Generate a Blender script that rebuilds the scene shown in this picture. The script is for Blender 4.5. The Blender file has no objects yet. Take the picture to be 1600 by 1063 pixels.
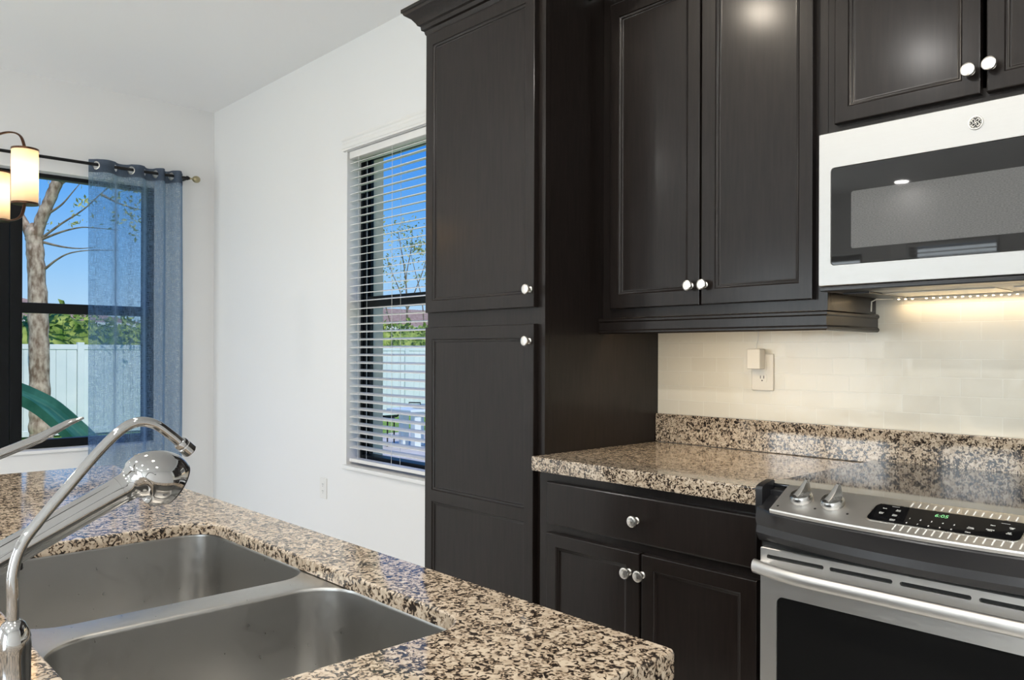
import bpy, bmesh, math, random
from math import sin, cos, pi, radians, sqrt, atan2
from mathutils import Vector, Matrix
random.seed(7)
C = bpy.context.scene.collection
scene = bpy.context.scene

# ------------------------------------------------------------------ camera
F_PX, YAW, ROLL, CY, CAM_H = 1253.76, radians(47.01), radians(.183), 550.9, 1.2337
cam_d = bpy.data.cameras.new('camera'); cam = bpy.data.objects.new('camera', cam_d); C.objects.link(cam)
cam_d.sensor_width = 36; cam_d.sensor_fit = 'HORIZONTAL'; cam_d.lens = F_PX / 1600 * 36
cam_d.shift_y = (CY - 531.5) / 1600
_f = Vector((-sin(YAW), cos(YAW), 0)); _r = Vector((cos(YAW), sin(YAW), 0)); _u = Vector((0, 0, 1))
rr = _r * cos(ROLL) + _u * sin(ROLL); uu = _u * cos(ROLL) - _r * sin(ROLL)
cam.matrix_world = Matrix(((rr.x, uu.x, -_f.x, 0), (rr.y, uu.y, -_f.y, 0), (rr.z, uu.z, -_f.z, CAM_H), (0, 0, 0, 1)))
cam_d.clip_end = 300; cam_d.clip_start = .02
scene.camera = cam

# ------------------------------------------------------------------ exposure, sky, sun, lamps
scene.view_settings.view_transform = 'Standard'; scene.view_settings.look = 'None'
scene.view_settings.gamma = 1; scene.view_settings.use_curve_mapping = False
scene.view_settings.exposure = 0.0
EXPO_LAMPS = .80
world = bpy.data.worlds.new('sky'); scene.world = world; world.use_nodes = True
nt = world.node_tree; nt.nodes.clear()
tc = nt.nodes.new('ShaderNodeTexCoord'); sep = nt.nodes.new('ShaderNodeSeparateXYZ')
ramp = nt.nodes.new('ShaderNodeValToRGB'); bg = nt.nodes.new('ShaderNodeBackground'); out = nt.nodes.new('ShaderNodeOutputWorld')
nt.links.new(tc.outputs['Generated'], sep.inputs[0]); nt.links.new(sep.outputs['Z'], ramp.inputs[0])
nt.links.new(ramp.outputs[0], bg.inputs[0]); nt.links.new(bg.outputs[0], out.inputs[0])
def lin(r, g, b): return tuple((c / 255 / 12.92 if c <= 10 else ((c / 255 + .055) / 1.055) ** 2.4) for c in (r, g, b)) + (1,)
el = ramp.color_ramp.elements
el[0].position = 0.0; el[0].color = lin(205, 226, 244)
el[1].position = .5; el[1].color = lin(40, 120, 225)
for p, c in ((.035, (190, 224, 252)), (.09, (158, 207, 254)), (.17, (108, 178, 252)), (.25, (58, 146, 246))):
    e = el.new(p); e.color = lin(*c)
bg.inputs[1].default_value = 1.0
sun_d = bpy.data.lights.new('sun', 'SUN'); sun_d.energy = 3.2; sun_d.angle = radians(.6); sun_d.color = (1, .95, .87)
sun = bpy.data.objects.new('sun', sun_d); C.objects.link(sun)
sun.rotation_euler = Vector((-.70, .16, -.78)).to_track_quat('-Z', 'Y').to_euler(); sun.location = (20, -5, 22)

# ------------------------------------------------------------------ materials
def mat(name, color, rough=.5, metal=0, spec=.5, **kw):
    m = bpy.data.materials.new(name); m.use_nodes = True
    b = m.node_tree.nodes['Principled BSDF']
    b.inputs['Base Color'].default_value = color if len(color) == 4 else tuple(color) + (1,)
    b.inputs['Roughness'].default_value = rough; b.inputs['Metallic'].default_value = metal
    b.inputs['Specular IOR Level'].default_value = spec
    for k, v in kw.items(): b.inputs[k.replace('_', ' ')].default_value = v
    return m
def N(m, t, **kw):
    n = m.node_tree.nodes.new(t)
    for k, v in kw.items():
        if k.startswith('i_'): n.inputs[k[2:].replace('_', ' ')].default_value = v
        else: setattr(n, k, v)
    return n
def L(m, a, b): m.node_tree.links.new(a, b)
def P(m): return m.node_tree.nodes['Principled BSDF']
def set_ramp(n, stops):
    e = n.color_ramp.elements
    while len(e) > 1: e.remove(e[-1])
    e[0].position, e[0].color = stops[0][0], stops[0][1]
    for p, c in stops[1:]:
        x = e.new(p); x.color = c
def coords(m, scale=(1, 1, 1), rot=(0, 0, 0)):
    t = N(m, 'ShaderNodeTexCoord'); mp = N(m, 'ShaderNodeMapping')
    mp.inputs['Scale'].default_value = scale; mp.inputs['Rotation'].default_value = rot
    L(m, t.outputs['Object'], mp.inputs[0]); return mp.outputs[0]
def bump(m, height, strength=.2, dist=.002):
    b = N(m, 'ShaderNodeBump', i_Strength=strength, i_Distance=dist); L(m, height, b.inputs['Height'])
    L(m, b.outputs[0], P(m).inputs['Normal']); return b
def noise_color(m, c1, c2, scale=5, detail=3, vec=None, lo=.35, hi=.65):
    n = N(m, 'ShaderNodeTexNoise', i_Scale=scale, i_Detail=detail)
    L(m, vec if vec else coords(m), n.inputs['Vector'])
    r = N(m, 'ShaderNodeValToRGB'); set_ramp(r, [(lo, tuple(c1) + (1,) if len(c1) == 3 else c1), (hi, tuple(c2) + (1,) if len(c2) == 3 else c2)])
    L(m, n.outputs['Fac'], r.inputs[0]); L(m, r.outputs[0], P(m).inputs['Base Color']); return n

M = {}
def wallpaint(name, c):
    m = mat(name, c, .6, 0, .3)
    n = N(m, 'ShaderNodeTexNoise', i_Scale=90, i_Detail=3); L(m, coords(m), n.inputs['Vector']); bump(m, n.outputs['Fac'], .12, .002)
    return m
M['wall'] = wallpaint('white wall paint', (.80, .797, .79))
M['ceiling'] = wallpaint('ceiling paint', (.87, .87, .87))
m = M['floor'] = mat('pale floor tile', (.78, .76, .73), .4)
bk = N(m, 'ShaderNodeTexBrick', i_Scale=1, i_Mortar_Size=.004, i_Brick_Width=.5, i_Row_Height=.5, offset=0)
bk.inputs['Color1'].default_value = (.80, .78, .75, 1); bk.inputs['Color2'].default_value = (.77, .75, .72, 1); bk.inputs['Mortar'].default_value = (.35, .3, .25, 1)
L(m, coords(m), bk.inputs['Vector']); L(m, bk.outputs['Color'], P(m).inputs['Base Color'])
m = M['cab'] = mat('espresso stained wood', (.012, .0088, .0076), .34, 0, .18, Coat_Weight=.28, Coat_Roughness=.16)
n = N(m, 'ShaderNodeTexNoise', i_Scale=3, i_Detail=5); L(m, coords(m, (3, 3, .6)), n.inputs['Vector'])
r = N(m, 'ShaderNodeMapRange', i_To_Min=.22, i_To_Max=.50); L(m, n.outputs['Fac'], r.inputs[0]); L(m, r.outputs[0], P(m).inputs['Roughness'])
n2 = N(m, 'ShaderNodeTexNoise', i_Scale=18, i_Detail=4); L(m, coords(m, (6, 6, .5)), n2.inputs['Vector'])
r2 = N(m, 'ShaderNodeValToRGB'); set_ramp(r2, [(.3, (.0085, .0062, .0053, 1)), (.7, (.0145, .0105, .0090, 1))]); L(m, n2.outputs['Fac'], r2.inputs[0]); L(m, r2.outputs[0], P(m).inputs['Base Color'])
def granite(name, cream, tan, dark, scale=115, thr=.47):
    m = mat(name, cream, .07, 0, .9)
    v = coords(m)
    a = N(m, 'ShaderNodeTexNoise', i_Scale=scale, i_Detail=2.5, i_Roughness=.55, i_Distortion=1.1); L(m, v, a.inputs['Vector'])
    b = N(m, 'ShaderNodeTexNoise', i_Scale=scale * .3, i_Detail=3); L(m, v, b.inputs['Vector'])
    c = N(m, 'ShaderNodeTexNoise', i_Scale=scale * .55, i_Detail=2); L(m, v, c.inputs['Vector'])
    add = N(m, 'ShaderNodeMath', operation='MULTIPLY_ADD'); L(m, b.outputs['Fac'], add.inputs[0]); add.inputs[1].default_value = .30; L(m, a.outputs['Fac'], add.inputs[2])
    rp = N(m, 'ShaderNodeValToRGB'); t = thr + .15
    set_ramp(rp, [(t - .065, dark), (t - .025, tuple(x * .4 + y * .6 for x, y in zip(tan, dark))), (t + .015, tan), (t + .05, cream)])
    L(m, add.outputs[0], rp.inputs[0])
    mx = N(m, 'ShaderNodeMix', data_type='RGBA', blend_type='MULTIPLY'); mx.inputs['Factor'].default_value = .55
    rc = N(m, 'ShaderNodeValToRGB'); set_ramp(rc, [(.36, (.62, .56, .5, 1)), (.6, (1.12, 1.12, 1.12, 1))]); L(m, c.outputs['Fac'], rc.inputs[0])
    L(m, rp.outputs[0], mx.inputs[6]); L(m, rc.outputs[0], mx.inputs[7]); L(m, mx.outputs[2], P(m).inputs['Base Color'])
    return m
M['granite'] = granite('speckled granite', (.53, .445, .345, 1), (.29, .22, .155, 1), (.024, .018, .015, 1), 138, .474)
m = M['tile'] = mat('glossy cream subway tile', (.74, .68, .56), .16, 0, .5)
bk = N(m, 'ShaderNodeTexBrick', i_Scale=1, i_Mortar_Size=.0014, i_Brick_Width=.1016, i_Row_Height=.0508)
bk.inputs['Color1'].default_value = (.74, .70, .60, 1); bk.inputs['Color2'].default_value = (.70, .66, .565, 1); bk.inputs['Mortar'].default_value = (.78, .75, .66, 1)
v = coords(m, rot=(radians(-90), 0, 0)); L(m, v, bk.inputs['Vector']); L(m, bk.outputs['Color'], P(m).inputs['Base Color'])
nz = N(m, 'ShaderNodeTexNoise', i_Scale=14, i_Detail=2); L(m, coords(m), nz.inputs['Vector'])
ad = N(m, 'ShaderNodeMath', operation='MULTIPLY_ADD'); L(m, bk.outputs['Fac'], ad.inputs[0]); ad.inputs[1].default_value = -.5; L(m, nz.outputs['Fac'], ad.inputs[2])
bump(m, ad.outputs[0], .55, .003)
def steel(name, c, rough, sc=(1, 1, 1), brush=.05):
    m = mat(name, c, rough, 1)
    n = N(m, 'ShaderNodeTexNoise', i_Scale=60, i_Detail=3); L(m, coords(m, sc), n.inputs['Vector'])
    r = N(m, 'ShaderNodeMapRange', i_To_Min=rough * .75, i_To_Max=rough * 1.35); L(m, n.outputs['Fac'], r.inputs[0]); L(m, r.outputs[0], P(m).inputs['Roughness'])
    if brush: bump(m, n.outputs['Fac'], brush, .001)
    return m
M['steel'] = steel('brushed stainless steel', (.46, .458, .45), .40, (.4, 6, 12))
M['range_steel'] = steel('range stainless steel', (.74, .73, .71), .40, (.4, 6, 12))
M['sink'] = steel('satin sink steel', (.50, .495, .48), .30, (2, 2, 1.2), .0)
M['chrome'] = mat('polished chrome', (.46, .46, .46), .05, 1)
M['knob_steel'] = steel('satin knob metal', (.48, .475, .46), .24, (2, 2, 2), .02)
M['nickel'] = steel('satin nickel', (.80, .77, .72), .28, (2, 2, 2), .02)
M['black_glass'] = mat('black cooktop glass', (.006, .006, .007), .04, 0, .6)
M['black_plastic'] = mat('black enamel', (.016, .016, .018), .28, 0, .5)
M['mw_glass'] = mat('smoked oven glass', (.018, .018, .018), .02, 0, .42)
M['oven_glass'] = mat('dark oven door glass', (.009, .009, .009), .10, 0, .12)
m = M['mw_mesh'] = mat('perforated screen behind glass', (.11, .11, .11), .6, 0, .1, Coat_Weight=.8, Coat_Roughness=.02)
w = N(m, 'ShaderNodeTexNoise', i_Scale=220, i_Detail=1); L(m, coords(m, (1, 1, 4)), w.inputs['Vector'])
r = N(m, 'ShaderNodeValToRGB'); set_ramp(r, [(.3, (.085, .085, .086, 1)), (.7, (.14, .14, .14, 1))]); L(m, w.outputs['Fac'], r.inputs[0]); L(m, r.outputs[0], P(m).inputs['Base Color'])
m = M['filter'] = mat('perforated grease filter', (.6, .55, .45), .35, .9)
vo = N(m, 'ShaderNodeTexVoronoi', i_Scale=210, i_Randomness=0); L(m, coords(m), vo.inputs['Vector'])
r = N(m, 'ShaderNodeValToRGB'); set_ramp(r, [(.25, (.10, .09, .07, 1)), (.33, (.75, .72, .66, 1))]); L(m, vo.outputs['Distance'], r.inputs[0]); L(m, r.outputs[0], P(m).inputs['Base Color'])
M['white_plastic'] = mat('white plastic', (.78, .77, .74), .35)
M['cream_plastic'] = mat('warm white plastic', (.78, .74, .66), .35)
M['trim'] = mat('white painted trim', (.80, .80, .79), .4)
M['blind'] = mat('white faux wood', (.80, .79, .77), .4)
M['cord'] = mat('white cord', (.7, .7, .69), .7)
M['black_frame'] = mat('black window aluminium', (.006, .007, .008), .4, 0, .2)
m = M['rod'] = mat('black rod metal', (.012, .011, .011), .35, .5)
M['bronze'] = mat('oil rubbed bronze', (.085, .040, .022), .32, .85)
M['brass'] = mat('antique brass', (.38, .33, .20), .35, .9)
M['slot'] = mat('dark slot', (.01, .01, .01), .6)
M['print'] = mat('white printed marking', (.85, .84, .80), .5)
m = M['green_led'] = mat('green display digits', (.1, .3, .12), .5); P(m).inputs['Emission Color'].default_value = (.35, .9, .4, 1); P(m).inputs['Emission Strength'].default_value = .55
m = M['bead'] = mat('warm light bead', (1, .8, .5), .5); P(m).inputs['Emission Color'].default_value = (1, .74, .42, 1); P(m).inputs['Emission Strength'].default_value = 14
m = M['bulb'] = mat('glowing bulb', (1, .8, .5), .5); P(m).inputs['Emission Color'].default_value = (1, .76, .50, 1); P(m).inputs['Emission Strength'].default_value = 14
m = M['lens'] = mat('recessed lamp lens', (1, 1, 1), .5); P(m).inputs['Emission Color'].default_value = (1, .94, .84, 1); P(m).inputs['Emission Strength'].default_value = 9
def mixmat(name, build):
    m = bpy.data.materials.new(name); m.use_nodes = True; m.node_tree.nodes.clear()
    o = N(m, 'ShaderNodeOutputMaterial'); L(m, build(m), o.inputs[0]); return m
def glass_b(m):
    t = N(m, 'ShaderNodeBsdfTransparent'); t.inputs[0].default_value = (.97, .985, .98, 1)
    g = N(m, 'ShaderNodeBsdfGlossy', i_Roughness=.01); fr = N(m, 'ShaderNodeFresnel', i_IOR=1.3)
    ge = N(m, 'ShaderNodeNewGeometry'); iv = N(m, 'ShaderNodeMath', operation='SUBTRACT'); iv.inputs[0].default_value = 1; L(m, ge.outputs['Backfacing'], iv.inputs[1])
    mu = N(m, 'ShaderNodeMath', operation='MULTIPLY'); L(m, fr.outputs[0], mu.inputs[0]); L(m, iv.outputs[0], mu.inputs[1])
    mx = N(m, 'ShaderNodeMixShader'); L(m, mu.outputs[0], mx.inputs[0]); L(m, t.outputs[0], mx.inputs[1]); L(m, g.outputs[0], mx.inputs[2]); return mx.outputs[0]
M['glass'] = mixmat('clear window glass', glass_b)
def shade_b(m):
    t = N(m, 'ShaderNodeBsdfTranslucent'); t.inputs[0].default_value = (.95, .86, .72, 1)
    d = N(m, 'ShaderNodeBsdfDiffuse'); d.inputs[0].default_value = (.85, .78, .66, 1)
    n = N(m, 'ShaderNodeTexNoise', i_Scale=8); L(m, coords(m), n.inputs['Vector'])
    r = N(m, 'ShaderNodeMapRange', i_To_Min=.6, i_To_Max=.8); L(m, n.outputs['Fac'], r.inputs[0])
    mx = N(m, 'ShaderNodeMixShader'); L(m, r.outputs[0], mx.inputs[0]); L(m, d.outputs[0], mx.inputs[1]); L(m, t.outputs[0], mx.inputs[2]); return mx.outputs[0]
M['shade'] = mixmat('frosted amber glass', shade_b)
def sheer(name, alo, ahi, col, tcol, facing=.7):
    def b(m):
        t = N(m, 'ShaderNodeBsdfTransparent'); t.inputs[0].default_value = (.86, .94, 1, 1)
        d = N(m, 'ShaderNodeBsdfDiffuse'); d.inputs[0].default_value = col
        tl = N(m, 'ShaderNodeBsdfTranslucent'); tl.inputs[0].default_value = tcol
        dm = N(m, 'ShaderNodeMixShader', i_Fac=.5); L(m, d.outputs[0], dm.inputs[1]); L(m, tl.outputs[0], dm.inputs[2])
        n1 = N(m, 'ShaderNodeTexNoise', i_Scale=60, i_Detail=3); L(m, coords(m, (.3, 7.5, .40)), n1.inputs['Vector'])
        n2 = N(m, 'ShaderNodeTexNoise', i_Scale=60, i_Detail=3); L(m, coords(m, (.3, .5, 7.0)), n2.inputs['Vector'])
        mxm = N(m, 'ShaderNodeMath', operation='MAXIMUM'); L(m, n1.outputs['Fac'], mxm.inputs[0]); L(m, n2.outputs['Fac'], mxm.inputs[1])
        r = N(m, 'ShaderNodeMapRange', i_From_Min=.45, i_From_Max=.68, i_To_Min=alo, i_To_Max=ahi); L(m, mxm.outputs[0], r.inputs[0])
        lw = N(m, 'ShaderNodeLayerWeight', i_Blend=.5); pw = N(m, 'ShaderNodeMath', operation='POWER'); L(m, lw.outputs['Facing'], pw.inputs[0]); pw.inputs[1].default_value = 2.5
        ma = N(m, 'ShaderNodeMath', operation='MULTIPLY_ADD', use_clamp=True); L(m, pw.outputs[0], ma.inputs[0]); ma.inputs[1].default_value = facing; L(m, r.outputs[0], ma.inputs[2])
        mx = N(m, 'ShaderNodeMixShader'); L(m, ma.outputs[0], mx.inputs[0]); L(m, t.outputs[0], mx.inputs[1]); L(m, dm.outputs[0], mx.inputs[2]); return mx.outputs[0]
    return mixmat(name, b)
M['sheer'] = sheer('sheer blue linen', .34, .76, (.07, .13, .24, 1), (.56, .68, .80, 1), .9)
M['header'] = sheer('doubled blue linen', .80, .97, (.095, .115, .155, 1), (.22, .25, .31, 1))
def outdoor(name, c1, c2, scale, rough=.8, vs=(1, 1, 1)):
    m = mat(name, c1, rough, 0, .2); noise_color(m, c1, c2, scale, 4, coords(m, vs)); return m
M['grass'] = outdoor('lawn grass', (.10, .22, .03), (.30, .46, .08), 6)
M['hedge'] = outdoor('hedge leaves', (.10, .20, .03), (.42, .50, .13), 4)
M['bark'] = outdoor('tan tree bark', (.20, .13, .085), (.58, .46, .34), 14, .9, (1, 1, .5))
M['twig'] = outdoor('grey brown twig', (.16, .12, .08), (.30, .25, .18), 10)
M['leaf'] = outdoor('yellow green leaves', (.28, .32, .08), (.58, .58, .26), 6)
M['fence'] = outdoor('white vinyl', (.72, .80, .80), (.80, .86, .85), 2, .45)
M['slide'] = outdoor('green slide plastic', (.022, .10, .065), (.05, .17, .115), 3, .4)
M['roof'] = outdoor('brown roof tile', (.30, .19, .14), (.48, .34, .27), 8)
M['stucco'] = outdoor('pale stucco', (.62, .57, .50), (.70, .66, .60), 5)
M['reveal'] = outdoor('warm cream stucco', (.88, .72, .56), (.92, .78, .62), 20)
M['concrete'] = outdoor('pale concrete paving', (.55, .50, .46), (.68, .64, .60), 5)

# ------------------------------------------------------------------ mesh helpers
class MB:
    def __init__(s): s.bm = bmesh.new()
    def box(s, x0, x1, y0, y1, z0, z1, bev=0, seg=2):
        r = bmesh.ops.create_cube(s.bm, size=1); vs = r['verts']
        for v in vs:
            v.co = Vector((x0 if v.co.x < 0 else x1, y0 if v.co.y < 0 else y1, z0 if v.co.z < 0 else z1))
        if bev:
            es = list({e for v in vs for e in v.link_edges})
            bmesh.ops.bevel(s.bm, geom=es, offset=bev, segments=seg, affect='EDGES', profile=.5)
        return s
    def loops(s, rings, closed=True, cap0=True, cap1=True):
        rows = [[s.bm.verts.new(p) for p in ring] for ring in rings]
        n = len(rows[0])
        for a, b in zip(rows, rows[1:]):
            for i in range(n if closed else n - 1):
                j = (i + 1) % n
                try: s.bm.faces.new((a[i], a[j], b[j], b[i]))
                except ValueError: pass
        if cap0 and closed: s.bm.faces.new(rows[0][::-1])
        if cap1 and closed: s.bm.faces.new(rows[-1])
        return s
    def tube(s, path, rad, n=16, flat=1.0):
        path = [Vector(p) for p in path]; k = len(path)
        rads = [rad] * k if not isinstance(rad, (list, tuple)) else rad
        t0 = (path[1] - path[0]).normalized()
        up = Vector((0, 0, 1)) if abs(t0.z) < .9 else Vector((1, 0, 0))
        nrm = (up - t0 * up.dot(t0)).normalized(); rings = []
        for i, p in enumerate(path):
            t = (path[min(i + 1, k - 1)] - path[max(i - 1, 0)]).normalized()
            nrm = (nrm - t * nrm.dot(t)).normalized(); b = t.cross(nrm)
            rings.append([p + (nrm * cos(a) * flat + b * sin(a)) * rads[i] for a in (2 * pi * q / n for q in range(n))])
        return s.loops(rings)
    def lathe(s, prof, org, axis=(0, 0, 1), n=32):
        ax = Vector(axis).normalized(); org = Vector(org)
        u = ax.orthogonal().normalized(); w = ax.cross(u)
        rings = [[org + ax * h + (u * cos(a) + w * sin(a)) * max(r, 1e-5) for a in (2 * pi * q / n for q in range(n))] for r, h in prof]
        return s.loops(rings)
    def prism(s, pts, fn, d0, d1):
        return s.loops([[fn(a, b, d0) for a, b in pts], [fn(a, b, d1) for a, b in pts]])
    def sweep(s, path, prof, side=1, closed_prof=True):
        """profile (out, z) swept along a 2-D plan path with mitred corners"""
        k = len(path); rings = []
        def nr(a, b):
            d = (Vector(b) - Vector(a)).normalized(); return Vector((d.y, -d.x)) * side
        for i, p in enumerate(path):
            ns = []
            if i > 0: ns.append(nr(path[i - 1], p))
            if i < k - 1: ns.append(nr(p, path[i + 1]))
            m_ = sum(ns, Vector((0, 0))) / len(ns); m_ = m_ / max(m_.length_squared, 1e-6) if len(ns) > 1 else m_
            rings.append([Vector((p[0] + m_.x * o_, p[1] + m_.y * o_, z)) for o_, z in prof])
        return s.loops(rings, closed_prof)
    def quad(s, *pts):
        s.bm.faces.new([s.bm.verts.new(p) for p in pts]); return s
    def build(s, name, material, parent=None, smooth=True, ang=38, recalc=True, wn=True):
        if recalc: bmesh.ops.recalc_face_normals(s.bm, faces=s.bm.faces)
        me = bpy.data.meshes.new(name); s.bm.to_mesh(me); s.bm.free()
        for mm in (material if isinstance(material, list) else [material]): me.materials.append(mm)
        if smooth:
            me.shade_smooth(); me.set_sharp_from_angle(angle=radians(ang))
        o = bpy.data.objects.new(name, me); C.objects.link(o)
        if smooth and wn:
            w_ = o.modifiers.new('weighted normals', 'WEIGHTED_NORMAL'); w_.keep_sharp = True; w_.mode = 'FACE_AREA'
        if parent: attach(o, parent)
        return o
def world_loc(p):
    v = Vector(p.location)
    while p.parent: p = p.parent; v = v + Vector(p.location) if p.type == 'EMPTY' else v
    return v
def attach(o, parent):
    o.parent = parent
    root = parent
    while root.parent: root = root.parent
    o.matrix_parent_inverse = Matrix.Translation(-Vector(root.location)) if parent == root else Matrix.Identity(4)
def thing(name, label, cat, loc, group=None):
    o = bpy.data.objects.new(name, None); o.location = loc; o.empty_display_size = .1; C.objects.link(o)
    return tag(o, label, cat, group)
def tag(o, label, cat, group=None, kind=None):
    o['label'] = label; o['category'] = cat
    if group: o['group'] = group
    if kind: o['kind'] = kind
    return o
def structure(o): o['kind'] = 'structure'; return o
def copy_thing(root, delta, label, group=None):
    c = root.copy(); C.objects.link(c); c.location = Vector(root.location) + Vector(delta); c['label'] = label
    if group: c['group'] = group
    def rec(src, dst):
        for ch in [o for o in C.objects if o.parent == src]:
            k = ch.copy(); C.objects.link(k); k.parent = dst; k.matrix_parent_inverse = ch.matrix_parent_inverse.copy(); rec(ch, k)
    rec(root, c); return c
def text_mesh(name, body, size, origin, xdir, ydir, material, parent, extr=.0002, align='CENTER'):
    cu = bpy.data.curves.new(name, 'FONT'); cu.body = body; cu.size = size; cu.extrude = extr; cu.align_x = align; cu.align_y = 'CENTER'; cu.resolution_u = 3; cu.space_line = .85
    tmp = bpy.data.objects.new('tmp_text', cu); C.objects.link(tmp)
    dg = bpy.context.evaluated_depsgraph_get(); me = bpy.data.meshes.new_from_object(tmp.evaluated_get(dg))
    bpy.data.objects.remove(tmp); bpy.data.curves.remove(cu)
    x = Vector(xdir).normalized(); y = Vector(ydir); y = (y - x * y.dot(x)).normalized(); z = x.cross(y)
    me.transform(Matrix(((x.x, y.x, z.x, origin[0]), (x.y, y.y, z.y, origin[1]), (x.z, y.z, z.z, origin[2]), (0, 0, 0, 1))))
    me.name = name; me.materials.clear(); me.materials.append(material)
    o = bpy.data.objects.new(name, me); C.objects.link(o); attach(o, parent); return o
def catmull(pts, n=6):
    out_ = []
    for i in range(len(pts) - 1):
        a, b, c, d = (Vector(pts[max(i - 1, 0)]), Vector(pts[i]), Vector(pts[i + 1]), Vector(pts[min(i + 2, len(pts) - 1)]))
        for k in range(n):
            t = k / n; out_.append(.5 * ((2 * b) + (c - a) * t + (2 * a - 5 * b + 4 * c - d) * t * t + (3 * b - a - 3 * c + d) * t ** 3))
    out_.append(Vector(pts[-1])); return out_
def rrect(x0, x1, y0, y1, r, n=6):
    pts = []
    for cx, cy, a0 in ((x1 - r, y1 - r, 0), (x0 + r, y1 - r, 90), (x0 + r, y0 + r, 180), (x1 - r, y0 + r, 270)):
        for i in range(n + 1):
            a = radians(a0 + 90 * i / n); pts.append((cx + r * cos(a), cy + r * sin(a)))
    return pts

# ------------------------------------------------------------------ measured planes (metres)
W, XL, H = 2.3785, -5.7166, 2.96          # kitchen wall, far left wall, ceiling
PL, PR, RX = -2.3763, -1.7692, -.9873     # pantry left / right, range left edge
RR = RX + .782                            # range right edge
CT = .914                                 # counter height
YF, XR_ = -4.5, 2.5                       # wall behind the camera, wall on the right

# ------------------------------------------------------------------ room shell
def grid_wall(name, axis, a0, a1, b0, b1, z0, z1, holes):
    """wall slab of thickness a0..a1, running b0..b1, with rectangular openings (b0,b1,z0,z1)"""
    bs = sorted({b0, b1, *[h[0] for h in holes], *[h[1] for h in holes]}); zs = sorted({z0, z1, *[h[2] for h in holes], *[h[3] for h in holes]})
    mb = MB()
    for i in range(len(bs) - 1):
        for j in range(len(zs) - 1):
            cb, cz = (bs[i] + bs[i + 1]) / 2, (zs[j] + zs[j + 1]) / 2
            if any(h[0] < cb < h[1] and h[2] < cz < h[3] for h in holes): continue
            if axis == 'x': mb.box(a0, a1, bs[i], bs[i + 1], zs[j], zs[j + 1])
            else: mb.box(bs[i], bs[i + 1], a0, a1, zs[j], zs[j + 1])
    bmesh.ops.remove_doubles(mb.bm, verts=mb.bm.verts, dist=1e-5)
    seen = {}
    for f in mb.bm.faces: seen.setdefault(frozenset(f.verts), []).append(f)
    bmesh.ops.delete(mb.bm, geom=[f for fs in seen.values() if len(fs) > 1 for f in fs], context='FACES')
    return structure(mb.build(name, M['wall'], smooth=False))
KW = (-3.905, -2.96, .605, 2.352)          # window in the kitchen wall
LW = (.15, 1.99, .61, 2.37)                # opening of the two mulled windows in the left wall
FW = (-3.25, -2.4, .9, 2.36)               # window in the wall behind the camera
FD = (-5.3, -3.7, .0, 2.3)                 # glazed door added in the same wall to let light in
FD2 = (.0, 2.3, .0, 2.3)                  # second glazed door, also added for its light
grid_wall('wall_back', 'y', W, W + .235, XL - .2, XR_ + .2, -.02, H + .02, [KW])
grid_wall('wall_left', 'x', XL - .2, XL, YF - .2, W, -.02, H + .02, [LW])
grid_wall('wall_front', 'y', YF - .2, YF, XL, XR_ + .2, -.02, H + .02, [FW, FD, FD2])
grid_wall('wall_right', 'x', XR_, XR_ + .2, YF, W, -.02, H + .02, [])
structure(MB().box(XL - .2, XR_ + .2, YF - .2, W + .205, -.25, -.02).build('floor', M['floor'], smooth=False))
structure(MB().box(XL - .2, XR_ + .2, YF - .2, W + .205, H + .02, H + .16).build('ceiling', M['ceiling'], smooth=False))
bpy.data.objects['floor'].location.z = .02; bpy.data.objects['ceiling'].location.z = -.02
structure(MB().box(XL + .001, PL - .001, W - .014, W - .0005, 0.001, .10, .004).build('baseboard_back', M['trim']))
structure(MB().box(XL + .0005, XL + .014, YF + .01, W - .016, 0.001, .10, .004).build('baseboard_left', M['trim']))
# tiled splash area
structure(MB().box(PR + .001, XR_ - .01, W - .006, W - .0003, 1.0160, 1.80).build('trim_1', M['tile'], smooth=False))

def win_frame(root, horiz, b0, b1, z0, z1, a0, a1, meet, jamb=.045, top=.028, bot=.05):
    """black single-hung window; horiz 'y' = in a wall of constant x"""
    def bx(mb, p0, p1, q0, q1, zz0, zz1, bev=.003):
        return mb.box(q0, q1, p0, p1, zz0, zz1, bev) if horiz == 'y' else mb.box(p0, p1, q0, q1, zz0, zz1, bev)
    mb = MB(); bx(mb, b0 + .001, b0 + jamb, a0, a1, z0 + .001, z1 - .001); bx(mb, b1 - jamb, b1 - .001, a0, a1, z0 + .001, z1 - .001)
    bx(mb, b0 + jamb, b1 - jamb, a0, a1, z1 - top, z1 - .001); bx(mb, b0 + jamb, b1 - jamb, a0, a1, z0 + .001, z0 + bot)
    am = (a0 + a1) / 2
    for s_ in (-1, 1):
        for e, sg in ((b0 + jamb, 1), (b1 - jamb, -1)):
            aa = am + s_ * abs(a1 - a0) * .22
            bx(mb, min(e, e + sg * .012), max(e, e + sg * .012), aa - .008, aa + .008, z0 + bot, z1 - top, .002)
    mb.build('frame', M['black_frame'], root)
    ms = MB(); bx(ms, b0 + jamb + .002, b1 - jamb - .002, am - .022, am + .022, meet - .033, meet + .033, .004); ms.build('meeting_rail', M['black_frame'], root)
    for zz0, zz1, dd in ((meet + .034, z1 - top, .012), (z0 + bot, meet - .034, -.012)):
        pn = MB(); bx(pn, b0 + jamb + .003, b1 - jamb - .003, am + dd - .002, am + dd + .002, zz0, zz1, 0); pn.build('pane', M['glass'], root)
def window(name, loc):
    o = bpy.data.objects.new(name, None); o.location = loc; C.objects.link(o); return structure(o)
w1 = window('window_1', (XL - .11, 1.55, .61)); win_frame(w1, 'y', 1.122, 1.99, .61, 2.37, XL - .155, XL - .085, 1.508, .058, .026, .055)
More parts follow.
